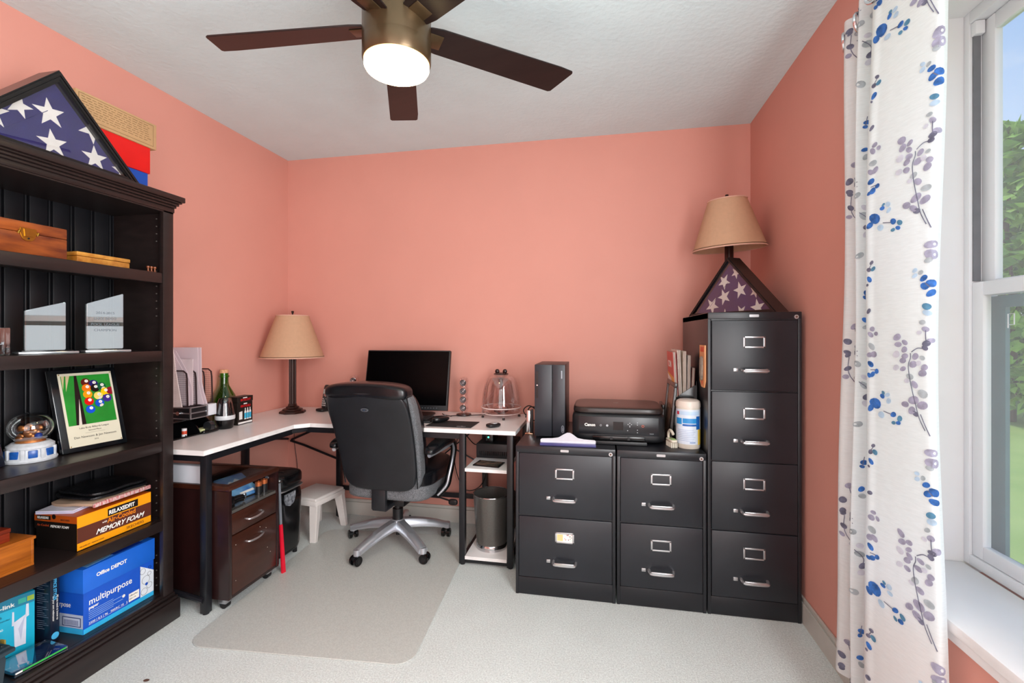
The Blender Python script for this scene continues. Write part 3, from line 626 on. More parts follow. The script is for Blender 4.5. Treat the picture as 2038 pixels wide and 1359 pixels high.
b.prism([(.215, .20), (.236, .20), (.236, .22), (.215, .22)], .0004, .0006, mat('#2fae9a', .4), M=F); b.prism([(.239, .20), (.258, .20), (.258, .22), (.239, .22)], .0004, .0006, mat('#98b53a', .4), M=F)
b.text('Wi-Fi 6', .014, F @ Matrix.Translation((.13, .165, .0005)), mat('#0d3f57', .4)); b.text('Range Extender', .010, F @ Matrix.Translation((.13, .15, .0005)), mat('#0d3f57', .4))
b.text('AX1500', .012, F @ Matrix.Translation((.135, .115, .0005)), wh)
wv = mat('#d7dcea', .3)
b.prism([(.205, .03), (.235, .028), (.237, .15), (.203, .132)], .0004, .001, wv, M=F); b.prism([(.198, .12), (.204, .12), (.204, .175), (.199, .177)], .0004, .001, wv, M=F); b.prism([(.234, .135), (.244, .14), (.243, .19), (.236, .19)], .0004, .001, wv, M=F)
b.prism([(.215, .10), (.232, .142), (.222, .05)], .001, .0013, mat('#b8bfd6', .3), M=F)
b.obj('printed_carton', t)
t = thing('disc_case', 'clear plastic disc jewel case lying on the bottom shelf', 'disc case', (-1.93, 1.235, z5))
Fb = Matrix.Translation((-1.888, 1.168, z5)) @ Matrix.Rotation(R(-6), 4, 'Z')
b = MB(); b.box(-.055, .06, -.02, .12, 0, .009, glass('#a9b4c4', .1, .03, .5, .8), bev=.001, M=Fb); b.box(-.05, .055, -.015, .115, .0093, .0105, mat('#3b4a8c', .3), M=Fb); b.obj('case_tray', t)
b = MB(); b.box(-.055, .06, -.02, .12, .011, .0185, glass('#dfe8f4', .22, .02, .6, .9), bev=.001, M=Fb); b.box(.0602, .0606, .0, .115, .012, .017, mat('#33b04a', .4), M=Fb); b.box(.0602, .0606, -.018, -.001, .012, .017, wh, M=Fb); b.obj('case_lid', t)
t = thing('storage_bin', 'dark slate ridged plastic bin on bottom shelf at lower left corner', 'bin', (-1.86, 1.06, z5))
sl_ = mat('#2c3b44', .4, var=.05)
b = MB(); b.pad((-1.862, 1.055, z5+.052), (.10, .125, .103), sl_, n=9, cuts=6, warp=lambda p: (p.x*(.88+.12*(p.z/.103+.5)), p.y*(.88+.12*(p.z/.103+.5)), p.z)); b.obj('bin_body', t)
b = MB(); b.box(-1.922, -1.802, .985, 1.128, z5+.104, z5+.118, sl_, bev=.004); b.box(-1.915, -1.81, .992, 1.12, z5+.118, z5+.128, sl_, bev=.004)
for i in range(6): b.box(-1.908, -1.815, .998+.020*i, 1.006+.020*i, z5+.128, z5+.136, mat('#1a242b', .4), bev=.002)
b.obj('lid', t)
b = MB(); b.box(-1.87, -1.85, 1.128, 1.133, z5+.09, z5+.13, mat('#9c853c', .4), bev=.002); b.obj('clip', t)

# ------------------------------------------------------------------ filing cabinets
M_cab = mat('#1a1b20', 0.33, var=0.12, vs=9, bump=0.03, bs=300, key='cab')
M_cabf = mat('#202228', 0.38, var=0.12, vs=9, bump=0.03, bs=300, key='cabf')
M_hd = mat('#c4c4c6', .28, metal=.85, var=.05)
def cabinet(x0, x1, y0, y1, h, draws, label, grp, card=None):
    t = thing('filing_cabinet', label, 'filing cabinet', ((x0+x1)/2, (y0+y1)/2, 0), group=grp)
    b = MB(); s = .014
    b.box(x0, x0+s, y0, y1, .0, h-.002, M_cab, bev=.0015); b.box(x1-s, x1, y0, y1, .0, h-.002, M_cab, bev=.0015); b.box(x0, x1, y0-.002, y1, h-.03, h, M_cab, bev=.003)
    b.box(x0+s, x1-s, y0+.012, y1-.002, .004, h-.03, M_cab); b.box(x0+s, x1-s, y0+.001, y0+.012, .002, draws[-1][0]-.003, M_cab, bev=.001)
    for (za, zb), (zc, zd) in zip(draws, draws[1:]): b.box(x0+s, x1-s, y0+.004, y0+.012, zd+.001, za-.001, M_cab)
    b.box(x0+s, x1-s, y0-.001, y0+.012, draws[0][1]+.002, h-.03, M_cab)
    b.obj('cabinet_body', t); cx = (x0+x1)/2
    for i, (za, zb) in enumerate(draws):
        b = MB(); b.box(x0+s+.002, x1-s-.002, y0-.003, y0+.0115, za, zb, M_cabf, bev=.003); d = b.obj('drawer', t)
        zh = za+(zb-za)*.30; zl = za+(zb-za)*.69
        b = MB(); b.tube([(cx-.052, y0-.003, zh), (cx-.050, y0-.022, zh-.003), (cx-.038, y0-.034, zh-.004), (cx+.038, y0-.034, zh-.004), (cx+.050, y0-.022, zh-.003), (cx+.052, y0-.003, zh)], .0065, M_hd, n=8, smooth=3)
        b.box(cx-.045, cx+.045, y0-.034, y0-.0295, zh-.012, zh+.005, M_hd, bev=.002); b.obj('handle', d)
        b = MB(); a_, c_ = .044, .025
        b.box(cx-a_, cx+a_, y0-.007, y0-.003, zl+c_-.007, zl+c_, M_hd, bev=.0012); b.box(cx-a_, cx+a_, y0-.007, y0-.003, zl-c_, zl-c_+.007, M_hd, bev=.0012)
        b.box(cx-a_, cx-a_+.008, y0-.007, y0-.003, zl-c_, zl+c_, M_hd, bev=.0012); b.box(cx+a_-.008, cx+a_, y0-.007, y0-.003, zl-c_, zl+c_, M_hd, bev=.0012)
        b.box(cx-.006+.006, cx+.006+.006, y0-.007, y0-.003, zl-c_+.002, zl-c_+.009, M_hd, bev=.001) if False else None
        b.obj('label_holder', d)
        if card == i:
            b = MB(); b.box(cx-.036, cx+.036, y0-.005, y0-.0035, zl-.018, zl+.018, mat('#efe7e0', .6)); b.box(cx-.034, cx-.008, y0-.0056, y0-.005, zl-.014, zl+.015, mat('#e9c98a', .6))
            rr = random.Random(2)
            for q in range(16):
                x = cx-.004+rr.random()*.036; z = zl-.015+rr.random()*.03; b.box(x, x+.003, y0-.0056, y0-.005, z, z+.003, mat(rr.choice(('#b24a6a', '#33354a', '#c9793a')), .6))
            b.obj('label_card', d)
        b = MB(); b.box(cx-.084, cx-.066, y0-.008, y0-.003, zh-.009, zh+.006, M_hd, bev=.0015); b.obj('latch', d)
    b = MB(); b.prism(circ(x1-.022, h-.022, .0085, n=20), 0, .006, M_hd, M=frame((0, y0, 0), (1, 0, 0), (0, 0, 1))); b.prism(circ(x1-.022, h-.022, .0045, n=16), .006, .0075, mat('#6b4b38', .4), M=frame((0, y0, 0), (1, 0, 0), (0, 0, 1)))
    b.prism([(x1-.0225, h-.025), (x1-.0215, h-.025), (x1-.0215, h-.019), (x1-.0225, h-.019)], .0075, .008, M_black, M=frame((0, y0, 0), (1, 0, 0), (0, 0, 1))); b.obj('lock', t)
    b = MB(); b.prism([(cx-.019, h-.020), (cx-.017, h-.022), (cx+.017, h-.022), (cx+.019, h-.020), (cx+.019, h-.013), (cx+.017, h-.011), (cx-.017, h-.011), (cx-.019, h-.013)], 0, .004, M_hd, M=frame((0, y0, 0), (1, 0, 0), (0, 0, 1))); b.obj('name_plate', t)
CY = 2.15; G_ = 'black metal filing cabinets'
cabinet(-.398, .063, CY, 2.80, .70, [(.378, .666), (.086, .370)], 'wide two-drawer black filing cabinet with printed card, under the computer tower', G_, card=1)
cabinet(.069, .452, CY, 2.80, .70, [(.378, .666), (.086, .370)], 'narrow two-drawer black filing cabinet, between wide one and tall one', G_)
cabinet(.457, .831, CY, 2.78, 1.32, [(.981, 1.284), (.676, .975), (.375, .670), (.083, .369)], 'tall four-drawer black filing cabinet beside the right wall', G_)

# ------------------------------------------------------------------ desk
D = .72; DT = .022
M_top = mat('#f0eceb', .28, var=.04, vs=5); M_edge = mat('#f3f0ee', .35)
M_fr = mat('#15151a', .35, var=.1)
dx0, dx1, dya, dyb = LX+.004, -.438, 1.705, BY-.006; ix, iy = -1.655, 2.36
desk = thing('corner_desk', 'white L-shaped corner desk with black metal frame', 'desk', (-1.3, 2.3, 0))
b = MB(); b.prism([(dx0, dya), (ix-.03, dya), (ix-.03, iy-.06), (ix+.03, iy), (dx1, iy), (dx1, dyb), (dx0, dyb)], D-DT, D, M_top, bev=.001); b.obj('desktop', desk)
b = MB(); b.prism([(ix-.0298, dya), (ix-.0285, dya), (ix-.0285, iy-.0605), (ix+.0305, iy-.0013), (dx1, iy-.0013), (dx1, iy-.0002), (ix+.03, iy-.0002), (ix-.0298, iy-.0602)], D-DT+.001, D-.001, M_edge); b.obj('edge_band', desk)
def leg(x, y, w_=.032):
    b = MB(); b.box(x-w_/2, x+w_/2, y-w_/2, y+w_/2, .006, D-DT-.001, M_fr, bev=.002); b.cyl((x, y, 0), (x, y, .007), w_*.4, M_black, n=12); b.obj('leg', desk)
for x, y in ((-1.702, 1.735), (-2.14, 1.735), (-2.14, 2.47), (-1.735, 2.84), (-.728, 2.376), (-.728, 2.86), (-.468, 2.376), (-.468, 2.86)): leg(x, y)
zf = D-DT-.001
def piece(nm, fn): q = MB(); fn(q); q.obj(nm, desk)
for a_ in ((-2.14, -1.702, 1.725, 1.745), (-1.712, -1.692, 1.752, 2.30), (-1.655, -.745, 2.368, 2.388), (-2.14, -.47, 2.85, 2.87), (-2.15, -2.13, 1.75, 2.84)): piece('top_rail', lambda q: q.box(*a_, zf-.03, zf, M_fr))
piece('top_rail', lambda q: q.tube([(-1.702, 2.30, zf-.014), (-1.655, 2.378, zf-.014)], .014, M_fr, n=6))
piece('low_rail', lambda q: q.tube([(-1.70, 1.720, .065), (-1.85, 1.722, .085), (-2.0, 1.722, .09), (-2.14, 1.725, .09)], .012, M_fr, n=8, smooth=4))
piece('low_rail', lambda q: q.box(-1.72, -.73, 2.85, 2.862, .175, .205, M_fr))
for pts, r_ in (([(-2.14, 2.49, .555), (-2.14, 2.55, .57), (-2.14, 2.86, .50)], .008), ([(-2.10, 2.845, .50), (-1.87, 2.845, .60), (-1.75, 2.845, .60)], .008), ([(-2.10, 2.835, .495), (-2.0, 2.835, .47), (-1.75, 2.835, .39)], .008),
    ([(-1.72, 1.75, .66), (-1.702, 1.79, .695)], .004), ([(-1.12, 2.84, .66), (-.98, 2.84, .52), (-.745, 2.85, .40)], .005), ([(-.745, 2.84, .66), (-1.0, 2.835, .45)], .004)):
    piece('brace', lambda q: q.tube(pts, r_, M_fr, n=8))
piece('brace', lambda q: q.box(-1.06, -1.045, 2.84, 2.852, .3, zf-.03, M_fr))
for z, nm in ((.515, 'side_shelf'), (.05, 'side_shelf')):
    b = MB(); b.box(-.711, -.485, 2.36, 2.868, z-.017, z, M_top, bev=.001); b.box(-.711, -.485, 2.358, 2.3598, z-.017, z, M_edge); b.obj(nm, desk)
for a_ in ((-.712, -.484, 2.368, 2.384), (-.738, -.718, 2.393, 2.843), (-.478, -.458, 2.393, 2.843)): piece('shelf_rail', lambda q: q.box(*a_, .012, .032, M_fr))

# ------------------------------------------------------------------ table lamps
M_shade = mat('#dab08e', .75, var=.03, vs=60, sub=.25); M_trim = mat('#dcae9a', .7); M_pole = mat('#2e1813', .3, metal=.3, var=.1)
def lamp(label, x, y, z0, zs0, zs1, r0, r1, br, tilt=None):
    t = thing('table_lamp', label, 'lamp', (x, y, z0), group='matching table lamps')
    b = MB(); o8 = [(br, 0), (br, .008), (br*.95, .014), (br*.75, .018), (br*.75, .026), (br*.5, .032), (br*.5, .04), (.028, .046), (.024, .06)]
    b.lathe([(0, 0)]+o8+[(0, .06)], (x, y, z0+.0005), M_pole, n=8 if br > .07 else 20); b.obj('lamp_base', t)
    b = MB(); b.lathe([(.019, .058), (.019, zs0-z0+.03), (.026, zs0-z0+.035), (.026, zs0-z0+.045), (.012, zs0-z0+.055), (.012, zs0-z0+.10), (0, zs0-z0+.10)], (x, y, z0), M_pole, n=16)
    for i in range(8): a = i*PI/4; b.cyl((x+.0185*math.cos(a), y+.0185*math.sin(a), z0+.06), (x+.0185*math.cos(a), y+.0185*math.sin(a), zs0+.03), .0035, M_pole, n=6)
    b.obj('pole', t)
    TM = Matrix.Identity(4) if not tilt else Matrix.Translation((x, y, zs0)) @ Matrix.Rotation(R(tilt[1]), 4, 'X') @ Matrix.Rotation(R(tilt[0]), 4, 'Y') @ Matrix.Translation((-x, -y, -zs0))
    b = MB(); b.lathe([(r0, 0), (r1, zs1-zs0), (r1-.002, zs1-zs0), (r0-.002, 0), (r0, 0)], (x, y, zs0), M_shade, n=56)
    for r, z in ((r0+.001, 0), (r0, .007), (r1+.001, zs1-zs0), (r1+.001, zs1-zs0-.007)): b.tube([(x+r*math.cos(2*PI*i/48), y+r*math.sin(2*PI*i/48), zs0+z) for i in range(48)], .0032 if z in (0, zs1-zs0) else .0011, M_trim if z in (0, zs1-zs0) else M_pole, n=6, closed=True)
    b.obj('lamp_shade', t, M=TM)
    b = MB(); zc = zs1-.012
    for a in (0, PI/2, PI, 3*PI/2): b.tube([(x, y, zc), (x+(r1-.001)*math.cos(a), y+(r1-.001)*math.sin(a), zs1-.002)], .0018, M_pole, n=6)
    b.tube([(x, y, zc), (x, y+.05, zc-.08), (x, y+.045, zs0+.08), (x, y+.012, zs0+.05)], .0018, M_pole, n=6, smooth=4); b.tube([(x, y, zc), (x, y-.05, zc-.08), (x, y-.045, zs0+.08), (x, y-.012, zs0+.05)], .0018, M_pole, n=6, smooth=4); b.obj('harp', t, M=TM)
    b = MB(); b.lathe([(0, zs1-.012), (.004, zs1-.012), (.005, zs1+.004), (.004, zs1+.008), (.009, zs1+.026), (.007, zs1+.030), (0, zs1+.031)], (x, y, 0), M_pole, n=12); b.obj('finial', t, M=TM)
    b = MB(); b.ball((x, y, zs0+.13), .028, mat('#f2efe8', .3), sz=1.2); b.obj('light_bulb', t)
lamp('bronze table lamp with beige cone shade on the corner desk', -1.957, 2.66, D, 1.077, 1.346, .19, .097, .08)
lamp('tan shaded table lamp on the tall filing cabinet behind the flag case', .658, 2.60, 1.3205, 1.672, 1.925, .178, .094, .058, tilt=(-3, 3))
flag_case('smaller black triangular flag case on the tall filing cabinet', (.603, 2.405, 1.3205), -math.atan2(.47, .275), .272, .278, .07,
          [(-.045, .165, .04, 130), (.055, .115, .042, 105), (-.045, .09, .042, 110), (-.125, .05, .045, 130), (.155, .025, .042, 100), (.06, .01, .035, 120), (-.04, 0, .03, 90), (.03, .20, .03, 60), (.14, .10, .03, 140)], .014, M_blkwood, False)

# ------------------------------------------------------------------ monitor, keyboard, mouse ...
mo = thing('computer_monitor', 'black flat computer monitor switched off at back of desk', 'monitor', (-1.155, 2.72, D))
F = frame((-1.452, 2.635, .768), (1, 0, 0), (0, .07, .355)); W_, H_ = .545, .365
b = MB(); b.box(0, W_, 0, H_, -.028, 0, M_blackp, bev=.004, M=F); b.box(.1, W_-.1, .06, H_-.06, -.05, -.027, M_blackp, bev=.01, M=F); b.obj('screen_housing', mo)
b = MB(); b.box(.007, W_-.007, .030, H_-.007, 0.0002, .0012, mat('#020203', .25, var=0, spec=.15), M=F); b.obj('screen', mo)
b = MB()
for i in range(6): b.prism(circ(.39+.018*i, .014, .0035, n=10), 0, .001, mat('#55585e', .4), M=F)
b.text('ACER', .014, F @ Matrix.Translation((.245, .009, .0005)), mat('#8d9096', .4), bold=.0003) if False else None
b.obj('buttons', mo)
b = MB(); b.box(-1.19, -1.12, 2.70, 2.725, .73, .95, M_blackp, bev=.006); b.obj('stand_neck', mo)
b = MB(); b.pad((-1.155, 2.71, D+.008), (.26, .19, .014), M_blackp, n=5, cuts=6); b.obj('stand_base', mo)
kb = thing('keyboard', 'black computer keyboard on desk in front of monitor', 'keyboard', (-1.17, 2.56, D))
b = MB(); b.box(-1.40, -.955, 2.485, 2.625, D+.001, D+.014, M_blackp, bev=.004); b.obj('keyboard_case', kb)
b = MB(); km = mat('#1d1e22', .5)
for r in range(5):
    x = -1.392
    while x < -.975: b.box(x, x+.0165, 2.492+r*.0255, 2.513+r*.0255, D+.0145, D+.021, km, bev=.002, seg=1); x += .019
b.obj('keys', kb)['kind'] = 'stuff'
mp_ = MB(); mp_.box(-.13, .13, -.085, .085, 0, .003, mat('#17181b', .8, bump=.2, bs=800), bev=.001)
scrib(mp_, Matrix.Translation((.045, -.072, .003)), 0, 0, .05, .008, mat('#b9bcc2', .5), 7); mp_.prism([(.066, -.06), (.076, -.06), (.071, -.054)], .003, .0034, mat('#b9bcc2', .5))
tag(mp_.obj('mouse_pad', M=Matrix.Translation((-.818, 2.485, D+.0006)) @ Matrix.Rotation(R(-1), 4, 'Z')), 'thin black mouse pad at front of the desk', 'mouse pad')
t = thing('computer_mouse', 'black wireless computer mouse on the black mouse pad', 'mouse', (-.905, 2.525, D+.004))
Mm = Matrix.Translation((-.905, 2.52, D+.004)) @ Matrix.Rotation(R(-35), 4, 'Z')
b = MB(); b.pad((0, 0, .017), (.062, .112, .036), mat('#141416', .25), n=2.6, cuts=8, warp=lambda p: (p.x, p.y, max(-.0165, p.z*(1-.25*(p.y/.056))))); b.obj('mouse_shell', t, M=Mm)
b = MB(); b.cyl((-.004, .03, .031), (.004, .03, .031), .007, M_steel, n=16); b.obj('scroll_wheel', t, M=Mm)
t = thing('round_remote', 'small black remote with round silver dial on desk corner', 'remote', (-.578, 2.45, D))
Mm = Matrix.Translation((-.578, 2.452, D+.0005)) @ Matrix.Rotation(R(-40), 4, 'Z')
b = MB(); b.pad((0, 0, .011), (.052, .082, .022), M_blackp, n=3.2, cuts=7); b.obj('remote_shell', t, M=Mm)
b = MB(); b.lathe([(0, .024), (.018, .024), (.02, .021), (.0205, .017)], (0, .004, 0), mat('#c5c7c9', .3, metal=.4), n=28); b.obj('dial', t, M=Mm)

def stick(x, y, label, s=1.0):
    t = thing('stick_speaker', label, 'speaker', (x, y, D), group='clear stick speakers')
    b = MB(); b.lathe([(0, 0), (.045, 0), (.047, .004), (.045, .010), (.03, .014), (0, .015)], (x, y, D+.0005), mat('#3b2422', .2), n=32); b.obj('speaker_foot', t)
    b = MB(); cl = glass('#fbf6f6', .05, .02, .5)
    n_ = 4; prof = []; z0 = .018
    for i in range(41):
        q = i/40; r = .026*(1-.13*math.cos(q*PI*2*n_)); prof.append((r*(1 if q < .94 else math.sqrt(max(0, 1-((q-.94)/.06)**2))), z0+q*.225))
    b.lathe([(0, z0)]+prof, (x, y, D), cl, n=28); b.obj('clear_tube', t)
    for i in range(4):
        zc = D+.048+i*.052; b = MB()
        b.cyl((x, y-.008, zc), (x, y-.020, zc), .0175, mat('#5c5658', .25, metal=.5), r1=.020, n=24); b.lathe([(0, 0), (.010, 0), (.016, .006)], (0, 0, 0), mat('#8a8385', .3, metal=.5), n=20, M=frame((x, y-.0215, zc), (1, 0, 0), (0, 0, 1)) ); b.ball((x, y-.0215, zc), .006, M_chrome, u=12, v=8); b.obj('speaker_driver', t)
stick(-1.585, 2.77, 'clear stick speaker left of the monitor, behind the chair')
stick(-.843, 2.775, 'clear stick speaker standing right of the monitor')
dx, dy = -.603, 2.765
t = thing('dome_subwoofer', 'clear dome-shaped subwoofer with dark top knobs on desk', 'speaker', (dx, dy, D))
cl = glass('#fdfafa', .035, .02, .6)
b = MB(); b.lathe([(.045, .262), (.07, .255), (.088, .238), (.102, .20), (.112, .15), (.118, .10), (.119, .07), (.1165, .07), (.1155, .10), (.1095, .15), (.0995, .20), (.086, .235), (.069, .251), (.045, .258)], (dx, dy, D), cl, n=56); b.obj('clear_dome', t)
b = MB(); b.lathe([(.119, .069), (.122, .066), (.122, .060), (.119, .057), (.118, .030), (.10, .022), (.05, .018), (0, .018)], (dx, dy, D), cl, n=56)
b.tube([(dx+.121*math.cos(2*PI*i/48), dy+.121*math.sin(2*PI*i/48), D+.064) for i in range(48)], .003, mat('#f0dcd8', .2), n=6, closed=True); b.tube([(dx+.119*math.cos(2*PI*i/48), dy+.119*math.sin(2*PI*i/48), D+.030) for i in range(48)], .002, mat('#f0dcd8', .2), n=6, closed=True); b.obj('clear_bowl', t)
b = MB(); b.lathe([(.045, .262), (.04, .25), (.018, .235), (.010, .20), (.012, .15), (.03, .10), (.06, .075), (.10, .066), (.10, .064), (.055, .071), (.026, .095), (.008, .15), (.006, .20), (.014, .236), (.036, .252), (.041, .262)], (dx, dy, D), cl, n=40); b.obj('inner_horn', t)
b = MB(); b.lathe([(0, .075), (.03, .072), (.045, .06), (.045, .035), (.025, .025), (0, .024)], (dx, dy, D), mat('#6d3f3c', .25, metal=.4), n=32); b.obj('woofer_driver', t)
b = MB(); dk = mat('#2a1817', .25); b.lathe([(0, .272), (.03, .272), (.044, .266), (.046, .262), (.03, .262), (0, .262)], (dx, dy, D), dk, n=32)
for s_ in (-.024, .024): b.ball((dx+s_, dy, D+.279), .014, dk, sy=.7)
b.obj('top_knobs', t)
for i in range(4):
    a = R(-70+90*i); x, y = dx+.112*math.cos(a), dy+.112*math.sin(a)
    b = MB(); b.cyl((x, y, D+.001), (x, y, D+.05), .006, cl, n=12); b.cyl((x, y, D+.0005), (x, y, D+.012), .008, dk, n=12); b.obj('foot', t)
# phone
t = thing('cordless_phone', 'silver and black cordless phone in its cradle on desk', 'phone', (-1.80, 2.758, D))
Mm = Matrix.Translation((-1.80, 2.758, D)) @ Matrix.Rotation(R(-18), 4, 'Z')
b = MB(); b.pad((0, 0, .010), (.075, .085, .02), M_blackp, n=4, cuts=6); b.obj('cradle', t, M=Mm)
Mh = Mm @ Matrix.Translation((0, .008, .014)) @ Matrix.Rotation(R(-10), 4, 'X')
b = MB(); b.pad((0, 0, .079), (.05, .026, .158), mat('#4b4545', .3, metal=.4), n=5, cuts=8); b.obj('handset', t, M=Mh)
b = MB(); b.box(-.017, .017, -.0138, -.0125, .098, .128, mat('#b9c0bd', .3)); b.obj('display', t, M=Mh)
b = MB(); kp = mat('#d8d4d2', .35)
b.cyl((0, -.012, .084), (0, -.0145, .084), .011, M_chrome, n=20)
for r in range(4):
    for c in range(3): b.box(-.017+c*.0125, -.008+c*.0125, -.0142, -.0125, .018+r*.014, .026+r*.014, kp, bev=.001, seg=1)
b.obj('keypad', t, M=Mh)

# ------------------------------------------------------------------ left desk clutter
tx0, tx1, ty0, ty1 = -2.155, -1.985, 1.80, 2.085
t = thing('desk_organizer', 'black plastic desktop organizer tray with compartments near the bookcase', 'organizer', (-2.07, 1.94, D))
b = MB(); b.box(tx0, tx1+.002, ty0, ty1, D+.0005, D+.008, M_gloss, bev=.001); b.box(tx0, tx0+.005, ty0, ty1, D+.008, D+.078, M_gloss)
for y in (ty0, 1.905, 1.985, ty1-.005): b.prism([(0, 0), (.17, 0), (.155, .03), (.10, .07), (0, .07)], -.0025, .0025, M_gloss, M=frame((tx0, y+.0025, D+.008), (1, 0, 0), (0, 0, 1)))
b.obj('tray_body', t)
b = MB(); b.box(tx0, tx1-.02, ty0-.005, ty1+.003, D+.0785, D+.084, M_gloss, bev=.002); b.obj('top_deck', t)
b = MB(); b.cyl((-1.998, 1.91, D+.008), (-1.998, 1.91, D+.045), .011, mat('#e9e9ec', .4), n=16); b.cyl((-1.998, 1.91, D+.018), (-1.998, 1.91, D+.034), .0113, mat('#d2492a', .4), n=16)
tag(b.obj('glue_bottle'), 'tiny white bottle with orange label in the black organizer', 'bottle')
b = MB(); b.box(-2.04, -1.988, 2.0, 2.065, D+.0085, D+.022, mat('#d6d7a0', .7), bev=.001); tag(b.obj('note_pad'), 'pale yellow sticky note pad in the black organizer', 'note pad')
t = thing('tape_dispenser', 'black tape dispenser at right end of the organizer', 'tape dispenser', (-2.0, 2.06, D))
b = MB(); b.cyl((-1.975, 2.045, D+.035), (-1.975, 2.02, D+.035), .024, mat('#202226', .3), n=28); b.obj('tape_wheel', t)
b = MB(); b.pad((-1.975, 2.04, D+.009), (.025, .10, .016), M_gloss, n=4, cuts=5); b.obj('dispenser_body', t)
# aluminium case
z = D+.0845
t = thing('hard_case', 'small black hard case with aluminium edges on the organizer', 'case', (-2.07, 1.975, z))
b = MB(); b.box(-2.16, -1.984, 1.93, 2.03, z, z+.026, M_black, bev=.002); b.box(-2.16, -1.984, 1.93, 2.03, z+.032, z+.058, M_black, bev=.002); b.box(-2.158, -1.986, 1.932, 2.028, z+.02, z+.04, M_steel); b.obj('case_shell', t)
b = MB()
for zz in (z+.0, z+.054):
    b.box(-2.161, -1.982, 1.928, 1.934, zz, zz+.005, M_steel, bev=.001); b.box(-1.988, -1.982, 1.928, 2.032, zz, zz+.005, M_steel, bev=.001)
b.box(-1.988, -1.981, 1.928, 1.934, z, z+.059, M_steel, bev=.001); b.box(-1.988, -1.981, 2.026, 2.032, z, z+.059, M_steel, bev=.001); b.obj('metal_edges', t)
b = MB(); b.cyl((-2.05, 1.930, z+.029), (-2.05, 1.922, z+.029), .010, M_chrome, n=18); b.obj('clasp', t)
b = MB(); b.box(-2.16, -1.995, 2.034, 2.10, z, z+.058, mat('#dfe3ea', .6), bev=.002); tag(b.obj('paper_box'), 'small white box beside the aluminium-edged case', 'box')
# wire file sorter
zs = z+.0592
t = thing('file_sorter', 'dark wire mesh desktop file sorter by the left wall', 'file sorter', (-2.09, 2.03, zs))
wm2 = mat('#2c1a1c', .35)
b = MB(); b.box(-2.16, -2.02, 1.94, 2.10, zs, zs+.004, wm2); b.obj('sorter_base', t)
for y in (1.947, 1.998, 2.048, 2.095):
    b = MB(); x1 = -2.02; q = [(-2.16, y, zs+.005), (-2.16, y, zs+.165), (-2.148, y, zs+.178), (x1-.02, y, zs+.178), (x1-.004, y, zs+.165), (x1, y, zs+.14), (x1+.004, y, zs+.005)]
    b.tube(q, .0035, wm2, n=8)
    for i in range(1, 14): b.cyl((-2.16+i*.01, y, zs+.004), (-2.16+i*.01, y, zs+.176), .0005, wm2, n=4, cap=False)
    for i in range(1, 17): b.cyl((-2.16, y, zs+i*.0105), (x1+.002, y, zs+i*.0105), .0005, wm2, n=4, cap=False)
    b.obj('mesh_divider', t)
M_file = mat('#e0ccd2', .55, var=.02)
def mag_file(y, w_, prof, label):
    t = thing('magazine_file', label, 'magazine file', (-2.09, y, zs+.005), group='white magazine files in the wire sorter')
    for yy in (y, y+w_-.0025):
        b = MB(); b.prism(prof, -.00125, .00125, M_file, M=frame((-2.163, yy+.00125, zs+.0055), (1, 0, 0), (0, 0, 1))); b.obj('side_panel', t)
    b = MB(); b.box(-2.163, -2.1605, y+.003, y+w_-.003, zs+.0055, zs+.0055+prof[-1][1]-.002, M_file); b.obj('spine', t)
mag_file(1.953, .022, [(0, 0), (.15, 0), (.145, .09), (.115, .17), (.05, .27), (0, .285)], 'white slant-cut magazine file, front one in the wire sorter')
mag_file(2.004, .022, [(0, 0), (.185, 0), (.165, .06), (.152, .11), (.148, .288), (0, .288)], 'tall white magazine file with squared top, rear one in the wire sorter')
b = MB()
for i in range(4): b.box(-2.158, -2.02-.008*i, 1.980+i*.0035, 1.982+i*.0035, zs+.005, zs+.235-.01*i, mat(('#e8d3d6', '#f0e4e4', '#d9b7bb', '#efe9e6')[i], .7))
tag(b.obj('papers'), 'pinkish papers filed between the white magazine files', 'papers')
b = MB(); b.box(-2.158, -2.055, 2.056, 2.060, zs+.005, zs+.095, mat('#e9d8d4', .7)); b.box(-2.158, -2.045, 2.062, 2.072, zs+.005, zs+.075, mat('#4a4c52', .5)); tag(b.obj('note_cards'), 'grey notebook and pale cards at the back of wire sorter', 'papers')
# white ruler/folder at front
b = MB(); b.prism([(0, 0), (.085, 0), (.078, .03), (.05, .17), (.03, .30), (0, .31)], 0, .004, mat('#ecd6d3', .6), M=frame((-2.12, 1.936, zs+.0005), (1, 0, 0), (0, 0, 1)))
for i in range(22): b.prism([(.045, .01+i*.011), (.053, .01+i*.011), (.053, .0107+i*.011), (.045, .0107+i*.011)], .004, .0044, mat('#b88f90', .6), M=frame((-2.12, 1.936, zs+.0005), (1, 0, 0), (0, 0, 1)))
tag(b.obj('tabbed_folder'), 'pale pink tapered folder with tick marks before the wire sorter', 'folder')
# water bottle like dispenser
t = thing('mini_dispenser', 'small clear-topped bottle with white band and black base', 'bottle', (-1.985, 2.145, D))
b = MB(); b.lathe([(0, 0), (.034, 0), (.038, .004), (.043, .03), (.046, .052), (0, .052)], (-1.985, 2.145, D+.0006), M_gloss, n=32); b.obj('bottle_base', t)
b = MB(); b.lathe([(.0465, .050), (.048, .054), (.048, .068), (.0465, .072)], (-1.985, 2.145, D), mat('#d5d8dc', .3), n=32); b.obj('band', t)
b = MB(); b.lathe([(.046, .072), (.042, .10), (.036, .135), (.030, .158), (.026, .163), (0, .164)], (-1.985, 2.145, D), glass('#9da3aa', .12, .02, .6, .8), n=32); b.obj('clear_cover', t)
b = MB(); b.lathe([(0, .052), (.03, .053), (.028, .08), (.02, .10), (.012, .145), (0, .148)], (-1.985, 2.145, D), mat('#70757c', .3), n=24); b.obj('inner_core', t)
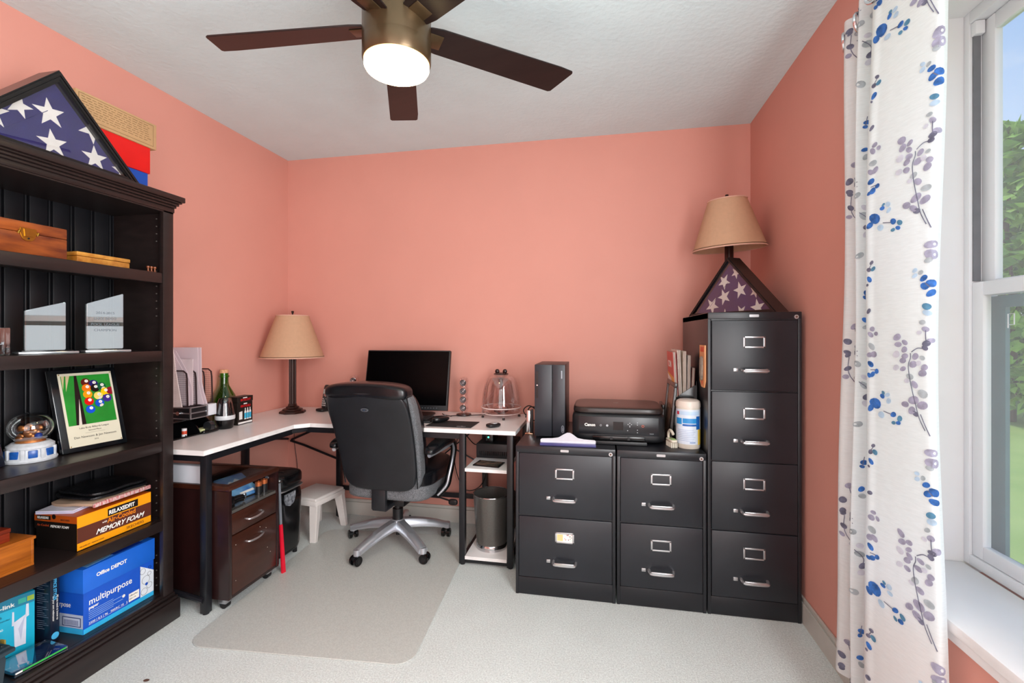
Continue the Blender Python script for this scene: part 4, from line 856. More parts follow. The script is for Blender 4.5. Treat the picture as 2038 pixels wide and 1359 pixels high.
# green bottle
t = thing('green_bottle', 'large green glass bottle with cork against the left wall', 'bottle', (-2.10, 2.262, D))
b = MB(); gg = glass('#6fc52e', .06, .02, .5, .95)
b.lathe([(0, .002), (.062, .002), (.067, .01), (.067, .10), (.064, .13), (.055, .16), (.036, .195), (.026, .215), (.0225, .235), (.022, .262), (.026, .264), (.026, .272), (.022, .274), (.022, .286)], (-2.10, 2.262, D), gg, n=40); b.obj('bottle_glass', t)
b = MB(); b.lathe([(0, .262), (.0205, .262), (.022, .287), (.0215, .305), (0, .306)], (-2.10, 2.262, D), mat('#d9a27a', .8, var=.2, vs=150), n=24); b.obj('cork', t)
# black and red box
t = thing('boxed_set', 'black retail box with red lettering and blue bottles picture', 'box', (-2.0, 2.27, D))
b = MB(); b.box(-2.028, -1.975, 2.220, 2.332, D+.0006, D+.125, M_bk, bev=.001)
F = frame((-1.9747, 2.220, D), (0, 1, 0), (0, 0, 1)); rd = mat('#d01a20', .4); w2 = mat('#eceae8', .4)
b.prism([(.005, .005), (.108, .005), (.108, .015), (.005, .015)], 0, .0004, w2, M=F); b.prism([(.012, .03), (.035, .03), (.035, .075), (.012, .072)], 0, .0004, w2, M=F)
for i in range(3): b.prism([(.05+i*.018, .026), (.064+i*.018, .026), (.064+i*.018, .07), (.060+i*.018, .078), (.060+i*.018, .09), (.054+i*.018, .09), (.054+i*.018, .078), (.05+i*.018, .07)], 0, .0004, w2, M=F); b.prism([(.05+i*.018, .032), (.064+i*.018, .032), (.064+i*.018, .062), (.05+i*.018, .062)], .0004, .0007, mat('#36b4dc', .4), M=F)
b.prism([(.045, .112), (.07, .112), (.07, .118), (.045, .118)], 0, .0004, w2, M=F); scrib(b, F, .022, .096, .078, .013, rd, 9)
b.obj('box_body', t)
b = MB(); b.box(-2.030, -1.973, 2.218, 2.334, D+.126, D+.156, M_bk, bev=.001); F = frame((-1.9727, 2.218, D+.125), (0, 1, 0), (0, 0, 1)); scrib(b, F, .022, .006, .078, .013, rd, 9, seed=2); b.prism([(.04, .021), (.07, .021), (.07, .026), (.04, .026)], 0, .0004, w2, M=F); b.obj('box_lid', t)
b = MB(); b.ball((-1.985, 2.205, D+.125), .014, mat('#b79478', .8, bump=.5, bs=80), sx=.8, sy=.8, sz=1.3) if False else None

# ------------------------------------------------------------------ pedestal under the desk
P0x, P1x, P0y, P1y = -2.05, -1.61, 1.76, 2.08
M_wal = mat('#3a1b11', .3, var=.2, vs=10, stretch=(1, .3, 4), coat=.25, key='wal'); M_wald = mat('#241010', .3, var=.15, coat=.25)
ped = thing('file_pedestal', 'dark walnut glass-topped file pedestal under the left desk wing', 'cabinet', (-1.83, 1.92, 0))
b = MB(); b.box(P0x, P1x, P0y, P0y+.018, .05, .53, M_wald, bev=.001); b.box(P0x, P1x, P1y-.018, P1y, .05, .53, M_wald, bev=.001); b.box(P0x, P0x+.012, P0y+.018, P1y-.018, .05, .53, M_wald); b.box(P0x+.012, P1x-.002, P0y+.018, P1y-.018, .05, .062, M_wald); b.box(P0x+.012, P1x-.004, P0y+.018, P1y-.018, .425, .438, mat('#55524e', .2, coat=.5)); b.obj('cabinet_body', ped)
b = MB(); b.box(P0x, P0x+.03, P0y, P1y, .531, .553, M_wal, bev=.001); b.box(P1x-.03, P1x+.002, P0y, P1y, .531, .553, M_wal, bev=.001); b.box(P0x+.03, P1x-.03, P0y, P0y+.03, .531, .553, M_wal, bev=.001); b.box(P0x+.03, P1x-.03, P1y-.03, P1y, .531, .553, M_wal, bev=.001); b.obj('top_frame', ped)
b = MB(); b.box(P0x+.028, P1x-.028, P0y+.028, P1y-.028, .545, .550, glass('#f4f8f7', .04, .01, .45)); b.obj('glass_top', ped)
for z0, z1 in ((.331, .423), (.064, .325)):
    b = MB(); b.box(P1x-.018, P1x, P0y+.020, P1y-.020, z0, z1, M_wal, bev=.001)
    if z1 < .4:
        for y_, z_ in ((1.80, .28), (1.99, .28), (1.80, .12), (2.0, .18), (2.02, .15), (1.95, .30)): b.cyl((P1x-.001, y_, z_), (P1x+.0006, y_, z_), .0018, mat('#e0d8cc', .6), n=8)
    d = b.obj('drawer', ped); zh = z1-.045 if z1 > .4 else z1-.05
    b = MB(); b.tube([(P1x, 1.862, zh-.004), (P1x+.016, 1.868, zh-.006), (P1x+.024, 1.91, zh-.006), (P1x+.018, 1.95, zh-.002), (P1x, 1.957, zh)], .0045, M_hd, n=8, smooth=4); b.obj('handle', d)
for x, y in ((P1x-.045, P0y+.03), (P1x-.045, P1y-.03), (P0x+.04, P0y+.03), (P0x+.04, P1y-.03)):
    b = MB(); b.box(x-.02, x+.02, y-.02, y+.02, .025, .0495, M_steel, bev=.004); b.cyl((x, y-.012, .0195), (x, y+.012, .0195), .019, M_black, n=20); b.obj('caster', ped)
b = MB(); b.cyl((-1.66, P1y-.0185, .50), (-1.66, P1y-.024, .50), .008, M_steel, n=16); b.obj('cam_bolt', ped)
zc = .4386
t = thing('battery', 'copper-topped black battery standing in pedestal, left one', 'battery', (-1.66, 2.005, zc), group='batteries in the pedestal')
def batt(t, x, y):
    b = MB(); b.cyl((x, y, zc), (x, y, zc+.042), .0155, mat('#16171a', .3), n=24); b.obj('battery_case', t)
    b = MB(); b.lathe([(.0157, .040), (.0157, .060), (.013, .062), (.005, .062), (.005, .064), (0, .064)], (x, y, zc), mat('#c06a3c', .3, metal=.6), n=24); b.obj('copper_end', t)
batt(t, -1.66, 2.0)
t = thing('battery', 'copper-topped black battery standing in pedestal, right one', 'battery', (-1.66, 2.04, zc), group='batteries in the pedestal'); batt(t, -1.66, 2.038)
b = MB(); F = frame((-1.70, 1.885, zc+.002), (.2, .968, 0), (-.85, .1, .5)); b.box(0, .145, 0, .148, 0, .012, mat('#1d63b4', .35, c2='#7fb7dd', vs=14), bev=.004, M=F)
b.prism([(.01, .075), (.05, .11), (.065, .10), (.085, .12), (.12, .085), (.142, .075)], .012, .0125, mat('#dfe5ea', .5), M=F); b.text('WEROX', .018, F @ Matrix.Translation((.05, .02, .0125)), wh, bold=.0005) if False else None
b.prism([(.045, .012), (.12, .016), (.12, .030), (.045, .024)], .012, .0124, wh, M=F)
tag(b.obj('blue_pouch'), 'blue printed pouch with mountain picture inside the pedestal', 'pouch')
b = MB()
def crinkle(p): 
    v = mnoise.noise(Vector((p.x*22, p.y*22, p.z*22)))*.012; return (p.x+v, p.y-v, max(-.038, p.z+v*.8))
b.pad((-1.84, 1.833, .4386+.040), (.19, .075, .072), mat('#b5aaa0', .3, var=.3, vs=30, c2='#5d5450', sub=.2), n=3, cuts=14, warp=crinkle); tag(b.obj('plastic_bag'), 'crumpled translucent grey plastic bag inside the pedestal', 'bag')
t = thing('hand_tool', 'black handheld device with a chrome ring inside the pedestal', 'tool', (-1.67, 1.83, zc))
b = MB(); b.box(-1.72, -1.635, 1.785, 1.825, zc+.001, zc+.05, M_gloss, bev=.004); b.tube([(-1.66, 1.83, zc+.02), (-1.655, 1.86, zc+.025), (-1.65, 1.885, zc+.022)], .016, M_gloss, n=12, smooth=3); b.obj('tool_body', t)
b = MB(); b.tube([(-1.647+.004*math.sin(2*PI*i/20), 1.893+.008*math.cos(2*PI*i/20), zc+.0215+.018*math.sin(2*PI*i/20)) for i in range(20)], .0028, M_chrome, n=6, closed=True); b.obj('ring', t)
b = MB(); b.box(-2.10, -1.735, 1.768, 1.80, .5536, .632, mat('#c9ccd4', .5, var=.02), bev=.002); tag(b.obj('white_box'), 'long pale white box lying on the pedestal behind desk leg', 'box')

# shredder
t = thing('paper_shredder', 'black paper shredder with silver trim beside the pedestal', 'shredder', (-1.80, 2.24, 0))
sy0, sy1, sx0, sx1 = 2.150, 2.36, -1.97, -1.66
b = MB(); b.pad(((sx0+sx1)/2, (sy0+sy1)/2, .20), (sx1-sx0, sy1-sy0, .37), M_gloss, n=9, cuts=8, warp=lambda p: (p.x*(.93+.07*(p.z/.37+.5)), p.y*(.93+.07*(p.z/.37+.5)), p.z)); 
for x in (sx0+.04, sx1-.04):
    for y in (sy0+.03, sy1-.03): b.cyl((x, y, .0), (x, y, .03), .012, M_black, n=12)
b.obj('bin_body', t)
b = MB(); b.pad(((sx0+sx1)/2+.002, (sy0+sy1)/2, .43), (sx1-sx0+.01, sy1-sy0+.01, .085), M_gloss, n=5, cuts=8); b.box(-1.93, -1.70, 2.235, 2.245, .471, .4735, M_black); b.obj('shredder_head', t)
b = MB(); b.pad(((sx0+sx1)/2+.002, (sy0+sy1)/2, .386), (sx1-sx0+.013, sy1-sy0+.013, .010), M_steel, n=6, cuts=8); b.obj('silver_trim', t)
b = MB(); F = frame((sx1-.0035, 2.235, .335), (0, 1, 0), (0, 0, 1)); b.prism([(-.045, .03), (.045, .03), (.045, 0), (.03, -.03), (0, -.042), (-.03, -.03), (-.045, 0)], 0, .006, mat('#3b3f46', .1, coat=.5, c2='#9ba0a8', vs=60), M=F, bev=.001); b.obj('window', t)
# red scraper
t = thing('ice_scraper', 'narrow red and silver scraper standing beside the pedestal', 'scraper', (-1.64, 2.10, 0))
b = MB(); b.prism([(-.008, 0), (.014, 0), (.008, .25), (-.008, .25)], -.006, .006, mat('#d8102f', .35), M=frame((-1.600, 2.100, .001), (.25, .97, 0), (-.05, 0, 1)), bev=.002); b.obj('red_sleeve', t)
b = MB(); b.prism([(-.006, .25), (.006, .25), (.007, .46), (-.005, .46)], -.004, .004, mat('#8d929a', .3, metal=.4), M=frame((-1.600, 2.100, .001), (.25, .97, 0), (-.05, 0, 1)), bev=.001); b.obj('shaft', t)
# step stool
t = thing('step_stool', 'white plastic step stool under the desk beside the shredder', 'stool', (-1.735, 2.585, 0))
pl = mat('#e2dbd7', .35, var=.02)
Ms = Matrix.Translation((-1.745, 2.595, 0)) @ Matrix.Rotation(R(-8), 4, 'Z')
b = MB(); b.box(-.11, .11, -.125, .125, .232, .252, pl, bev=.008, M=Ms, seg=3); b.box(-.115, .115, -.13, .13, .205, .236, pl, bev=.006, M=Ms); b.obj('stool_top', t)
for sx_, sy_ in ((1, 1), (1, -1), (-1, 1), (-1, -1)):
    b = MB(); p0 = Ms @ Vector((sx_*.088, sy_*.105, .215)); p1 = Ms @ Vector((sx_*.103, sy_*.135, .0)); q = bmesh.new()
    for (c, w1, w2) in ((p1, .019, .013), (p0, .027, .021)):
        for a_, b_ in ((-1, -1), (1, -1), (1, 1), (-1, 1)): q.verts.new((c.x+a_*w1, c.y+b_*w2, c.z))
    q.verts.ensure_lookup_table(); v = q.verts
    for f_ in ((3, 2, 1, 0), (4, 5, 6, 7), (0, 1, 5, 4), (1, 2, 6, 5), (2, 3, 7, 6), (3, 0, 4, 7)): q.faces.new([v[i] for i in f_])
    bmesh.ops.bevel(q, geom=q.edges[:], offset=.003, segments=2, affect='EDGES'); b.merge(q, pl); b.obj('leg', t)

# ------------------------------------------------------------------ office chair (local: +y is the sitter's front)
CX_, CY_ = -1.165, 2.52
ch = thing('office_chair', 'black leather executive office chair with silver five-star base', 'chair', (CX_, CY_, 0), R(-3))
M_L = mat('#202125', .34, var=.12, vs=14, bump=.15, bs=260); M_Ls = mat('#121317', .26, var=.12, vs=14, bump=.12, bs=200)
M_mesh = mat('#8d9094', .6, c2='#434549', vs=260, bump=.7, bs=500)
M_alu = mat('#cdd1d8', .34, metal=.75, var=.08, vs=6)
tilt = math.atan2(.19, .57)
def backwarp(tk, off):
    def f_(p):
        s = p.z/.58; wdt = 1+.10*s-.05*s*s
        x = p.x*wdt; y = p.y+off+.30*x*x*(-1)*(-1)*.35
        y0 = -.17-.19*(s+.5)+.025*math.sin((s+.5)*PI)
        return (x, y+y0, p.z+.655)
    return f_
b = MB(); b.pad((0, 0, 0), (.455, .035, .55), M_L, n=6, cuts=12, warp=backwarp(0, -.018)); b.obj('backrest_shell', ch, local=True)
b = MB(); b.pad((0, 0, 0), (.474, .085, .575), M_mesh, n=8, cuts=12, warp=backwarp(0, .040)); b.obj('mesh_gusset', ch, local=True)
b = MB(); b.pad((0, 0, 0), (.462, .09, .60), M_Ls, n=4.5, cuts=14, warp=backwarp(0, .098)); b.obj('back_cushion', ch, local=True)
b = MB(); b.pad((0, 0, 0), (.450, .15, .085), M_Ls, n=4, cuts=12, warp=lambda p: (p.x*(1.04-.3*max(0, p.z)), p.y-.325+.02*math.cos(p.x*5), p.z+.925+.012*math.cos(p.x*6.5))); b.obj('head_cushion', ch, local=True)
for sgn in (-1, 1):
    b = MB(); b.tube([Vector(backwarp(0, -.020)(Vector((sgn*.228, 0, zz)))) for zz in [-.25+.05*i for i in range(11)]], .0035, M_Ls, n=6); b.obj('piping', ch, local=True)
bp = Vector(backwarp(0, -.036)(Vector((.0, 0, .185))))
b = MB(); F = frame(bp+Vector((.0, -.004, 0)), (1, 0, 0), (0, -.3, .95)); b.prism(circ(0, 0, .022, .010, n=28), 0, .003, mat('#8f9297', .3, metal=.8), M=F); b.prism(circ(0, 0, .014, .006, n=24), .003, .004, mat('#3a3c40', .3), M=F); b.prism(circ(0, 0, .006, .003, n=16), .004, .0048, M_chrome, M=F); b.obj('badge', ch, local=True)
b = MB(); b.box(-.055, .03, -.20, -.175, .27, .40, M_L, bev=.006); b.box(-.055, .03, -.19, .06, .262, .285, M_L, bev=.004); b.obj('back_bracket', ch, local=True)
b = MB(); b.pad((0, .06, .365), (.50, .47, .10), M_mesh, n=6, cuts=10, warp=lambda p: (p.x, p.y, p.z*(1 if p.z > 0 else 1.15))); b.obj('seat_base', ch, local=True)
b = MB(); b.pad((0, .07, .435), (.52, .50, .115), M_Ls, n=4.5, cuts=14, warp=lambda p: (p.x, p.y, p.z+.01*math.cos(p.x*10)-(.05*max(0, p.y-.12)))); b.obj('seat_cushion', ch, local=True)
for s in (1, -1):
    b = MB(); q = [(s*.29, .12, .595), (s*.312, .09, .56), (s*.318, .05, .50), (s*.312, .02, .43), (s*.298, .01, .37), (s*.25, .0, .315)]
    b.tube(q, lambda t_: .017+.009*abs(t_-.35), M_gloss, n=12, smooth=5); b.tube([(a+s*.006, c-.016, d) for a, c, d in q], .008, M_alu, n=8, smooth=5)
    b.tube([(s*.29, .13, .592), (s*.305, .02, .592), (s*.30, -.12, .59), (s*.285, -.2, .585)], .011, M_alu, n=8, smooth=4); ar = b.obj('armrest', ch, local=True)
    b = MB(); b.pad((0, 0, 0), (.075, .34, .05), M_Ls, n=3.2, cuts=9, warp=lambda p: (p.x+s*.288, p.y-.045, p.z+.622-.6*p.y*p.y)); b.obj('arm_pad', ar, local=True)
b = MB(); b.cyl((0, 0, .12), (0, 0, .215), .030, M_black, n=28); b.cyl((0, 0, .21), (0, 0, .27), .02, M_black, n=20); b.box(-.09, .09, -.1, .1, .26, .30, M_black, bev=.008); b.obj('gas_column', ch, local=True)
b = MB(); b.tube([(.1, .02, .29), (.25, .03, .285), (.32, .02, .275)], .005, M_black, n=8); b.pad((.335, .018, .27), (.055, .02, .035), M_black, n=3, cuts=4); b.obj('tilt_lever', ch, local=True)
b = MB(); b.lathe([(0, .155), (.036, .155), (.045, .145), (.048, .115), (.040, .09), (0, .09)], (0, 0, 0), M_alu, n=32); b.cyl((0, 0, .06), (0, 0, .09), .012, M_black, n=12); hub = b.obj('base_hub', ch, local=True)
for i in range(5):
    a = R(33+3+72*i); c, s = math.cos(a), math.sin(a); b = MB(); q = bmesh.new(); prev = None
    for j_ in range(11):
        t_ = j_/10; r = .03+t_*.265; z = .128-.055*t_**1.7; w_ = .036-.010*t_; h_ = .024-.009*t_
        ring = [q.verts.new((r*c-yy*s, r*s+yy*c, z+zz)) for yy, zz in ((-w_, -h_), (-w_*1.0, h_*.1), (-w_*.55, h_), (w_*.55, h_), (w_*1.0, h_*.1), (w_, -h_), (w_*.6, -h_*1.2), (-w_*.6, -h_*1.2))]
        if prev:
            for m_ in range(8): q.faces.new((prev[m_], prev[(m_+1) % 8], ring[(m_+1) % 8], ring[m_]))
        else: q.faces.new(ring)
        prev = ring
    q.faces.new(prev[::-1]); bmesh.ops.recalc_face_normals(q, faces=q.faces); b.merge(q, M_alu)
    b.cyl((.293*c, .293*s, .055), (.293*c, .293*s, .087), .019, M_alu, n=20)
    lg = b.obj('base_leg', ch, local=True, sharp=50)
    b = MB(); r1 = .17; b.prism([(r1, -.010), (.262, -.008), (.262, .008), (r1, .010)], 0, .003, M_black, M=Matrix.Rotation(a, 4, 'Z') @ Matrix.Translation((0, 0, .128-.022)) @ Matrix.Rotation(R(14), 4, 'Y') @ Matrix.Translation((.0, 0, .047))) ; b.obj('grip_pad', lg, local=True)
    aw = a+R(60+40*i); tx, ty = .29*c-.012*math.cos(aw), .29*s-.012*math.sin(aw); n_ = Vector((-math.sin(aw), math.cos(aw), 0))
    b = MB(); o_ = Vector((tx, ty, .031)); b.cyl(o_+n_*.008, o_+n_*.026, .0255, M_gloss, n=28, bev=.003); b.cyl(o_-n_*.008, o_-n_*.026, .0255, M_gloss, n=28, bev=.003); b.pad((tx, ty, .04), (.032, .032, .03), M_black, n=3, cuts=4); b.cyl(o_+n_*.0255, o_+n_*.0275, .012, M_black, n=20); b.cyl(o_-n_*.0255, o_-n_*.0275, .012, M_black, n=20); b.obj('caster', lg, local=True)

# ------------------------------------------------------------------ right desk shelf things
t = thing('power_backup', 'black battery backup box on the side shelf of desk', 'power unit', (-.60, 2.70, .5155))
b = MB(); b.box(-.708, -.49, 2.575, 2.80, .5156, .598, M_blackp, bev=.004)
for i in range(16): b.box(-.69+i*.012, -.684+i*.012, 2.5735, 2.5755, .53, .555, M_gloss)
b.obj('unit_case', t)
t = thing('modem', 'small black modem with green light on the battery backup', 'modem', (-.64, 2.66, .5985))
b = MB(); b.box(-.66, -.615, 2.60, 2.74, .5986, .660, M_gloss, bev=.003); b.obj('modem_case', t); b = MB(); b.cyl((-.642, 2.60, .630), (-.642, 2.5985, .630), .005, mat('#49f5a8', .4, emit=3.0, var=0), n=14); b.obj('indicator_light', t)
t = thing('framed_photo', 'small dark framed photo lying flat on the side shelf', 'picture', (-.60, 2.44, .5155))
Mm = Matrix.Translation((-.602, 2.45, .5157)) @ Matrix.Rotation(R(-8), 4, 'Z')
b = MB(); b.box(-.075, .075, -.05, .05, 0, .006, M_gloss, bev=.001, M=Mm); b.obj('frame', t); b = MB(); b.box(-.064, .064, -.04, .04, .0062, .0068, mat('#8b6a5c', .2, c2='#3b4238', vs=28), M=Mm); b.obj('picture', t)
t = thing('waste_basket', 'grey metal waste basket with chrome foot ring under desk', 'waste basket', (-.598, 2.505, .05))
wx_, wy_ = -.598, 2.50
b = MB(); M_wb = mat('#6c6965', .3, metal=.6, var=.12, vs=200)
b.lathe([(0, .03), (.084, .03), (.103, .295), (.1015, .295), (.082, .034), (0, .034)], (wx_, wy_, .0505), M_wb, n=48); b.obj('basket_body', t)
b = MB(); b.lathe([(.083, 0), (.086, .001), (.0865, .028), (.0845, .031)], (wx_, wy_, .0505), M_chrome, n=48); b.lathe([(0, .001), (.083, 0)], (wx_, wy_, .0505), M_chrome, n=48); b.obj('foot_ring', t)
b = MB(); b.tube([(wx_+.1025*math.cos(2*PI*i/48), wy_+.1025*math.sin(2*PI*i/48), .0505+.295) for i in range(48)], .0025, M_chrome, n=6, closed=True); b.obj('rim', t)
b = MB(); b.pad((-.60, 2.74, .051+.115), (.21, .13, .23), mat('#4a382e', .75, var=.15), n=4, cuts=12, warp=lambda p: (p.x*(1.1-.2*(p.z+.1))+mnoise.noise(p*12)*.02, p.y+mnoise.noise(p*14)*.02, max(-.114, p.z+mnoise.noise(p*10)*.015)))
tag(b.obj('paper_bag'), 'crumpled dark brown bag behind the waste basket', 'bag')
# cables
M_cbl = mat('#120d0d', .4)
def cable(pts, label, r=.003):
    b = MB(); b.tube(pts, r, M_cbl, n=6, smooth=6); tag(b.obj('cable'), label, 'cable')
cable([(-.90, 2.86, .62), (-.93, 2.86, .40), (-.86, 2.84, .24), (-.75, 2.83, .27), (-.70, 2.84, .42), (-.70, 2.85, .49)], 'black cable looping down the wall under the desk')
cable([(-.88, 2.88, .60), (-.80, 2.87, .52), (-.745, 2.885, .54), (-.70, 2.885, .56)], 'short black cable sagging below the desktop rail')
cable([(-.44, 2.70, .735), (-.41, 2.66, .80), (-.36, 2.62, .80), (-.345, 2.62, .745), (-.40, 2.66, .728), (-.45, 2.68, .775), (-.41, 2.66, .81), (-.35, 2.64, .77), (-.33, 2.68, .71)], 'coiled black cable standing between desk end and computer tower', .0035)
cable([(-.985, 2.78, D+.006), (-.96, 2.74, D+.006), (-.90, 2.70, D+.006), (-.89, 2.72, D+.006), (-.70, 2.80, D+.006), (-.72, 2.86, D+.008)], 'thin black cable running along the desk behind the speaker')
cable([(-2.10, 2.885, .70), (-2.11, 2.885, .5), (-2.085, 2.885, .3), (-2.09, 2.885, .115)], 'thin cord hanging in the room corner below desk', .0018)
cable([(-.43, 2.60, .60), (-.425, 2.62, .35), (-.43, 2.65, .15), (-.42, 2.55, .01)], 'black cable dropping between desk and wide filing cabinet', .003)

# ------------------------------------------------------------------ things on the filing cabinets
C = .7005
t = thing('computer_tower', 'slim black desktop computer tower on the wide filing cabinet', 'computer', (-.255, 2.49, C))
b = MB(); b.box(-.335, -.18, 2.352, 2.64, C+.006, C+.37, mat('#1b1d22', .42, var=.06), bev=.002)
for x in (-.32, -.195):
    for y in (2.37, 2.62): b.box(x-.01, x+.01, y-.01, y+.01, C, C+.006, M_black)
b.obj('tower_case', t)
b = MB(); fp = mat('#262930', .35, var=.06); b.box(-.335, -.247, 2.338, 2.3515, C+.006, C+.37, fp, bev=.003); b.box(-.243, -.18, 2.338, 2.3515, C+.006, C+.37, fp, bev=.003)
b.box(-.328, -.316, 2.337, 2.339, C+.20, C+.335, M_gloss); b.box(-.325, -.3185, 2.336, 2.3375, C+.262, C+.268, M_chrome); b.box(-.20, -.194, 2.337, 2.339, C+.30, C+.34, mat('#9a9da6', .4)); b.tube([(-.192+.006*math.cos(2*PI*i/20), 2.3372, C+.045+.018*math.sin(2*PI*i/20)) for i in range(20)], .001, mat('#aeb2bc', .4), n=6, closed=True); scrib(b, frame((-.189, 2.3378, C+.035), (0, 0, 1), (-1, 0, 0)), 0, 0, .02, .005, mat('#b5b9c2', .4), 4)
b.obj('front_panel', t)
t = thing('stapler', 'chrome stapler standing upright beside the computer tower', 'stapler', (-.375, 2.40, C))
b = MB(); b.box(-.394, -.352, 2.392, 2.43, C, C+.006, mat('#c9a489', .2, metal=.9), bev=.002); b.obj('base_plate', t)
b = MB(); b.box(-.388, -.366, 2.398, 2.418, C+.006, C+.125, M_chrome, bev=.006); b.obj('chrome_arm', t)
b = MB(); b.box(-.3655, -.354, 2.402, 2.425, C+.006, C+.13, M_black, bev=.003); b.obj('black_grip', t)
t = thing('squeegee', 'white squeegee with purple blade on the wide filing cabinet', 'squeegee', (-.155, 2.19, C))
b = MB(); q = [(-.128, 0), (.128, 0), (.13, .012), (.125, .02), (.075, .024), (.045, .032), (.022, .056), (.008, .068), (-.008, .068), (-.022, .056), (-.045, .032), (-.075, .024), (-.125, .02), (-.13, .012)]
b.prism(q, -.004, .008, mat('#e4e4ee', .35), M=frame((-.155, 2.175, C+.014), (1, .02, 0), (0, .88, .45)), bev=.002); b.obj('handle', t)
b = MB(); b.box(-.13, .13, -.006, .004, .0, .013, mat('#47457c', .4), bev=.001, M=Matrix.Translation((-.155, 2.175, C)) @ Matrix.Rotation(.02, 4, 'Z')); b.obj('rubber_blade', t)
# printer
t = thing('inkjet_printer', 'black all-in-one inkjet printer on the filing cabinets', 'printer', (.075, 2.42, C))
pb = mat('#16171a', .4, var=.08, bump=.04, bs=500)
def pw(p):
    return (p.x, p.y, p.z)
b = MB(); b.pad((.078, 2.43, C+.075), (.44, .34, .14), pb, n=10, cuts=12); b.obj('printer_body', t)
b = MB(); b.pad((.078, 2.435, C+.155), (.432, .325, .034), mat('#2a2220', .3, var=.05), n=7, cuts=10, warp=lambda p: (p.x*(1-.9*max(0, p.z)), p.y*(1-1.0*max(0, p.z)), p.z)); b.text('Canon', .016, Matrix.Translation((.075, 2.42, C+.1722)), mat('#8b8480', .4), align='CENTER') if False else None
b.box(.06, .085, 2.43, 2.437, C+.1715, C+.1725, mat('#9a9490', .4)); b.obj('scanner_lid', t)
b = MB(); F = frame((-.108, 2.2585, C+.045), (1, 0, 0), (0, 0, 1)); b.box(0, .372, 0, .085, -.004, .002, mat('#1c1d21', .28), bev=.0018, M=F)
b.text('Canon', .019, F @ Matrix.Translation((.028, .038, .0024)), wh, bold=.0006); gy_ = mat('#b4b8bd', .4)
b.prism(circ(.105, .043, .0045, n=16), .002, .0026, gy_, M=F); b.prism(circ(.105, .043, .003, n=16), .0026, .003, M_black, M=F); b.prism(circ(.135, .043, .0055, n=16), .002, .0026, gy_, M=F)
b.prism([(.163, .023), (.21, .023), (.21, .062), (.163, .062)], .002, .0028, M_gloss, M=F)
for x, y in ((.24, .045), (.232, .051), (.248, .051), (.24, .057), (.24, .04), (.23, .022), (.275, .06), (.275, .05), (.275, .026), (.275, .014)): b.prism(circ(x, y, .0022, n=10), .002, .0026, gy_, M=F)
b.prism(circ(.30, .045, .006, n=18), .002, .0026, mat('#c0583c', .4), M=F); b.prism(circ(.30, .045, .004, n=18), .0026, .003, M_black, M=F); b.text('TS5120', .006, F @ Matrix.Translation((.33, .008, .0024)), gy_)
b.obj('control_panel', t)
b = MB(); b.box(-.04, .20, 2.245, 2.262, C+.022, C+.040, M_gloss, bev=.002); b.box(-.055, .21, 2.235, 2.262, C+.001, C+.018, pb, bev=.003)
for x in (.04, .12): b.box(x, x+.012, 2.242, 2.25, C+.024, C+.037, M_black)
b.obj('paper_tray', t)
# brush
t = thing('scrub_brush', 'white and green scrub brush with curved handle on narrow cabinet', 'brush', (.325, 2.262, C))
b = MB(); cw = mat('#ded6c4', .4); Mm = Matrix.Translation((.322, 2.262, C)) @ Matrix.Rotation(R(-75), 4, 'Z')
b.pad((0, 0, .030), (.075, .034, .014), cw, n=4, cuts=6, M=Mm); b.tube([Mm @ Vector(p) for p in ((-.033, 0, .033), (-.034, 0, .055), (-.02, 0, .072), (.002, 0, .07), (.018, 0, .060))], .0065, cw, n=8, smooth=5); b.obj('brush_handle', t)
b = MB(); b.pad((.01, 0, .0375), (.045, .022, .004), mat('#9fb878', .5), n=4, cuts=4, M=Mm); b.obj('green_grip', t)
b = MB()
for i in range(8):
    for j_ in range(4): b.cyl(Mm @ Vector((-.03+i*.0085, -.012+j_*.008, 0)), Mm @ Vector((-.03+i*.0085, -.012+j_*.008, .024)), .0026, mat('#e6e2d2', .6), n=6)
b.obj('bristles', t)
# wipes
wx_, wy_ = .396, 2.268
t = thing('wipes_canister', 'white cleaning wipes canister with blue label on narrow cabinet', 'canister', (wx_, wy_, C))
b = MB(); b.lathe([(0, 0), (.050, 0), (.053, .006), (.053, .185), (.051, .192), (0, .192)], (wx_, wy_, C+.0004), mat('#d5cdc0', .35), n=44); b.obj('canister_body', t)
b = MB(); b.lathe([(.0545, .188), (.0545, .205), (.051, .216), (.040, .222), (0, .222)], (wx_, wy_, C), mat('#dccfc4', .35), n=44); b.obj('lid', t)
b = MB(); b.lathe([(.0535, .022), (.0536, .18)], (wx_, wy_, C), mat('#d6dfec', .35), n=64)
def wrap(a0, a1, z0, z1, m, dr=.0004):
    n_ = max(2, int(abs(a1-a0)/6)); 
    for i in range(n_):
        a, c = R(a0+(a1-a0)*i/n_), R(a0+(a1-a0)*(i+1)/n_); r = .0538+dr
        b.poly([(wx_+r*math.cos(a), wy_+r*math.sin(a), C+z0), (wx_+r*math.cos(c), wy_+r*math.sin(c), C+z0), (wx_+r*math.cos(c), wy_+r*math.sin(c), C+z1), (wx_+r*math.cos(a), wy_+r*math.sin(a), C+z1)], m)
bA, bB, bC_ = mat('#2f8fd0', .4), mat('#1b5fae', .4), mat('#8ea6cc', .4)
wrap(-175, -40, .155, .172, mat('#bcd3ea', .4)); wrap(-160, -145, .155, .17, mat('#c22a3c', .4), .0007); wrap(-165, -130, .112, .14, bA); wrap(-126, -60, .118, .14, bA, .0006); wrap(-126, -60, .105, .114, bB); wrap(-60, -35, .09, .15, bB)
for i in range(7): wrap(-155, -75+5*(i % 3), .038+i*.008, .0395+i*.008, bC_)
wrap(-92, -65, .028, .034, bC_); wrap(-50, -20, .02, .09, mat('#e5c34a', .4), .0002)
b.obj('label', t)
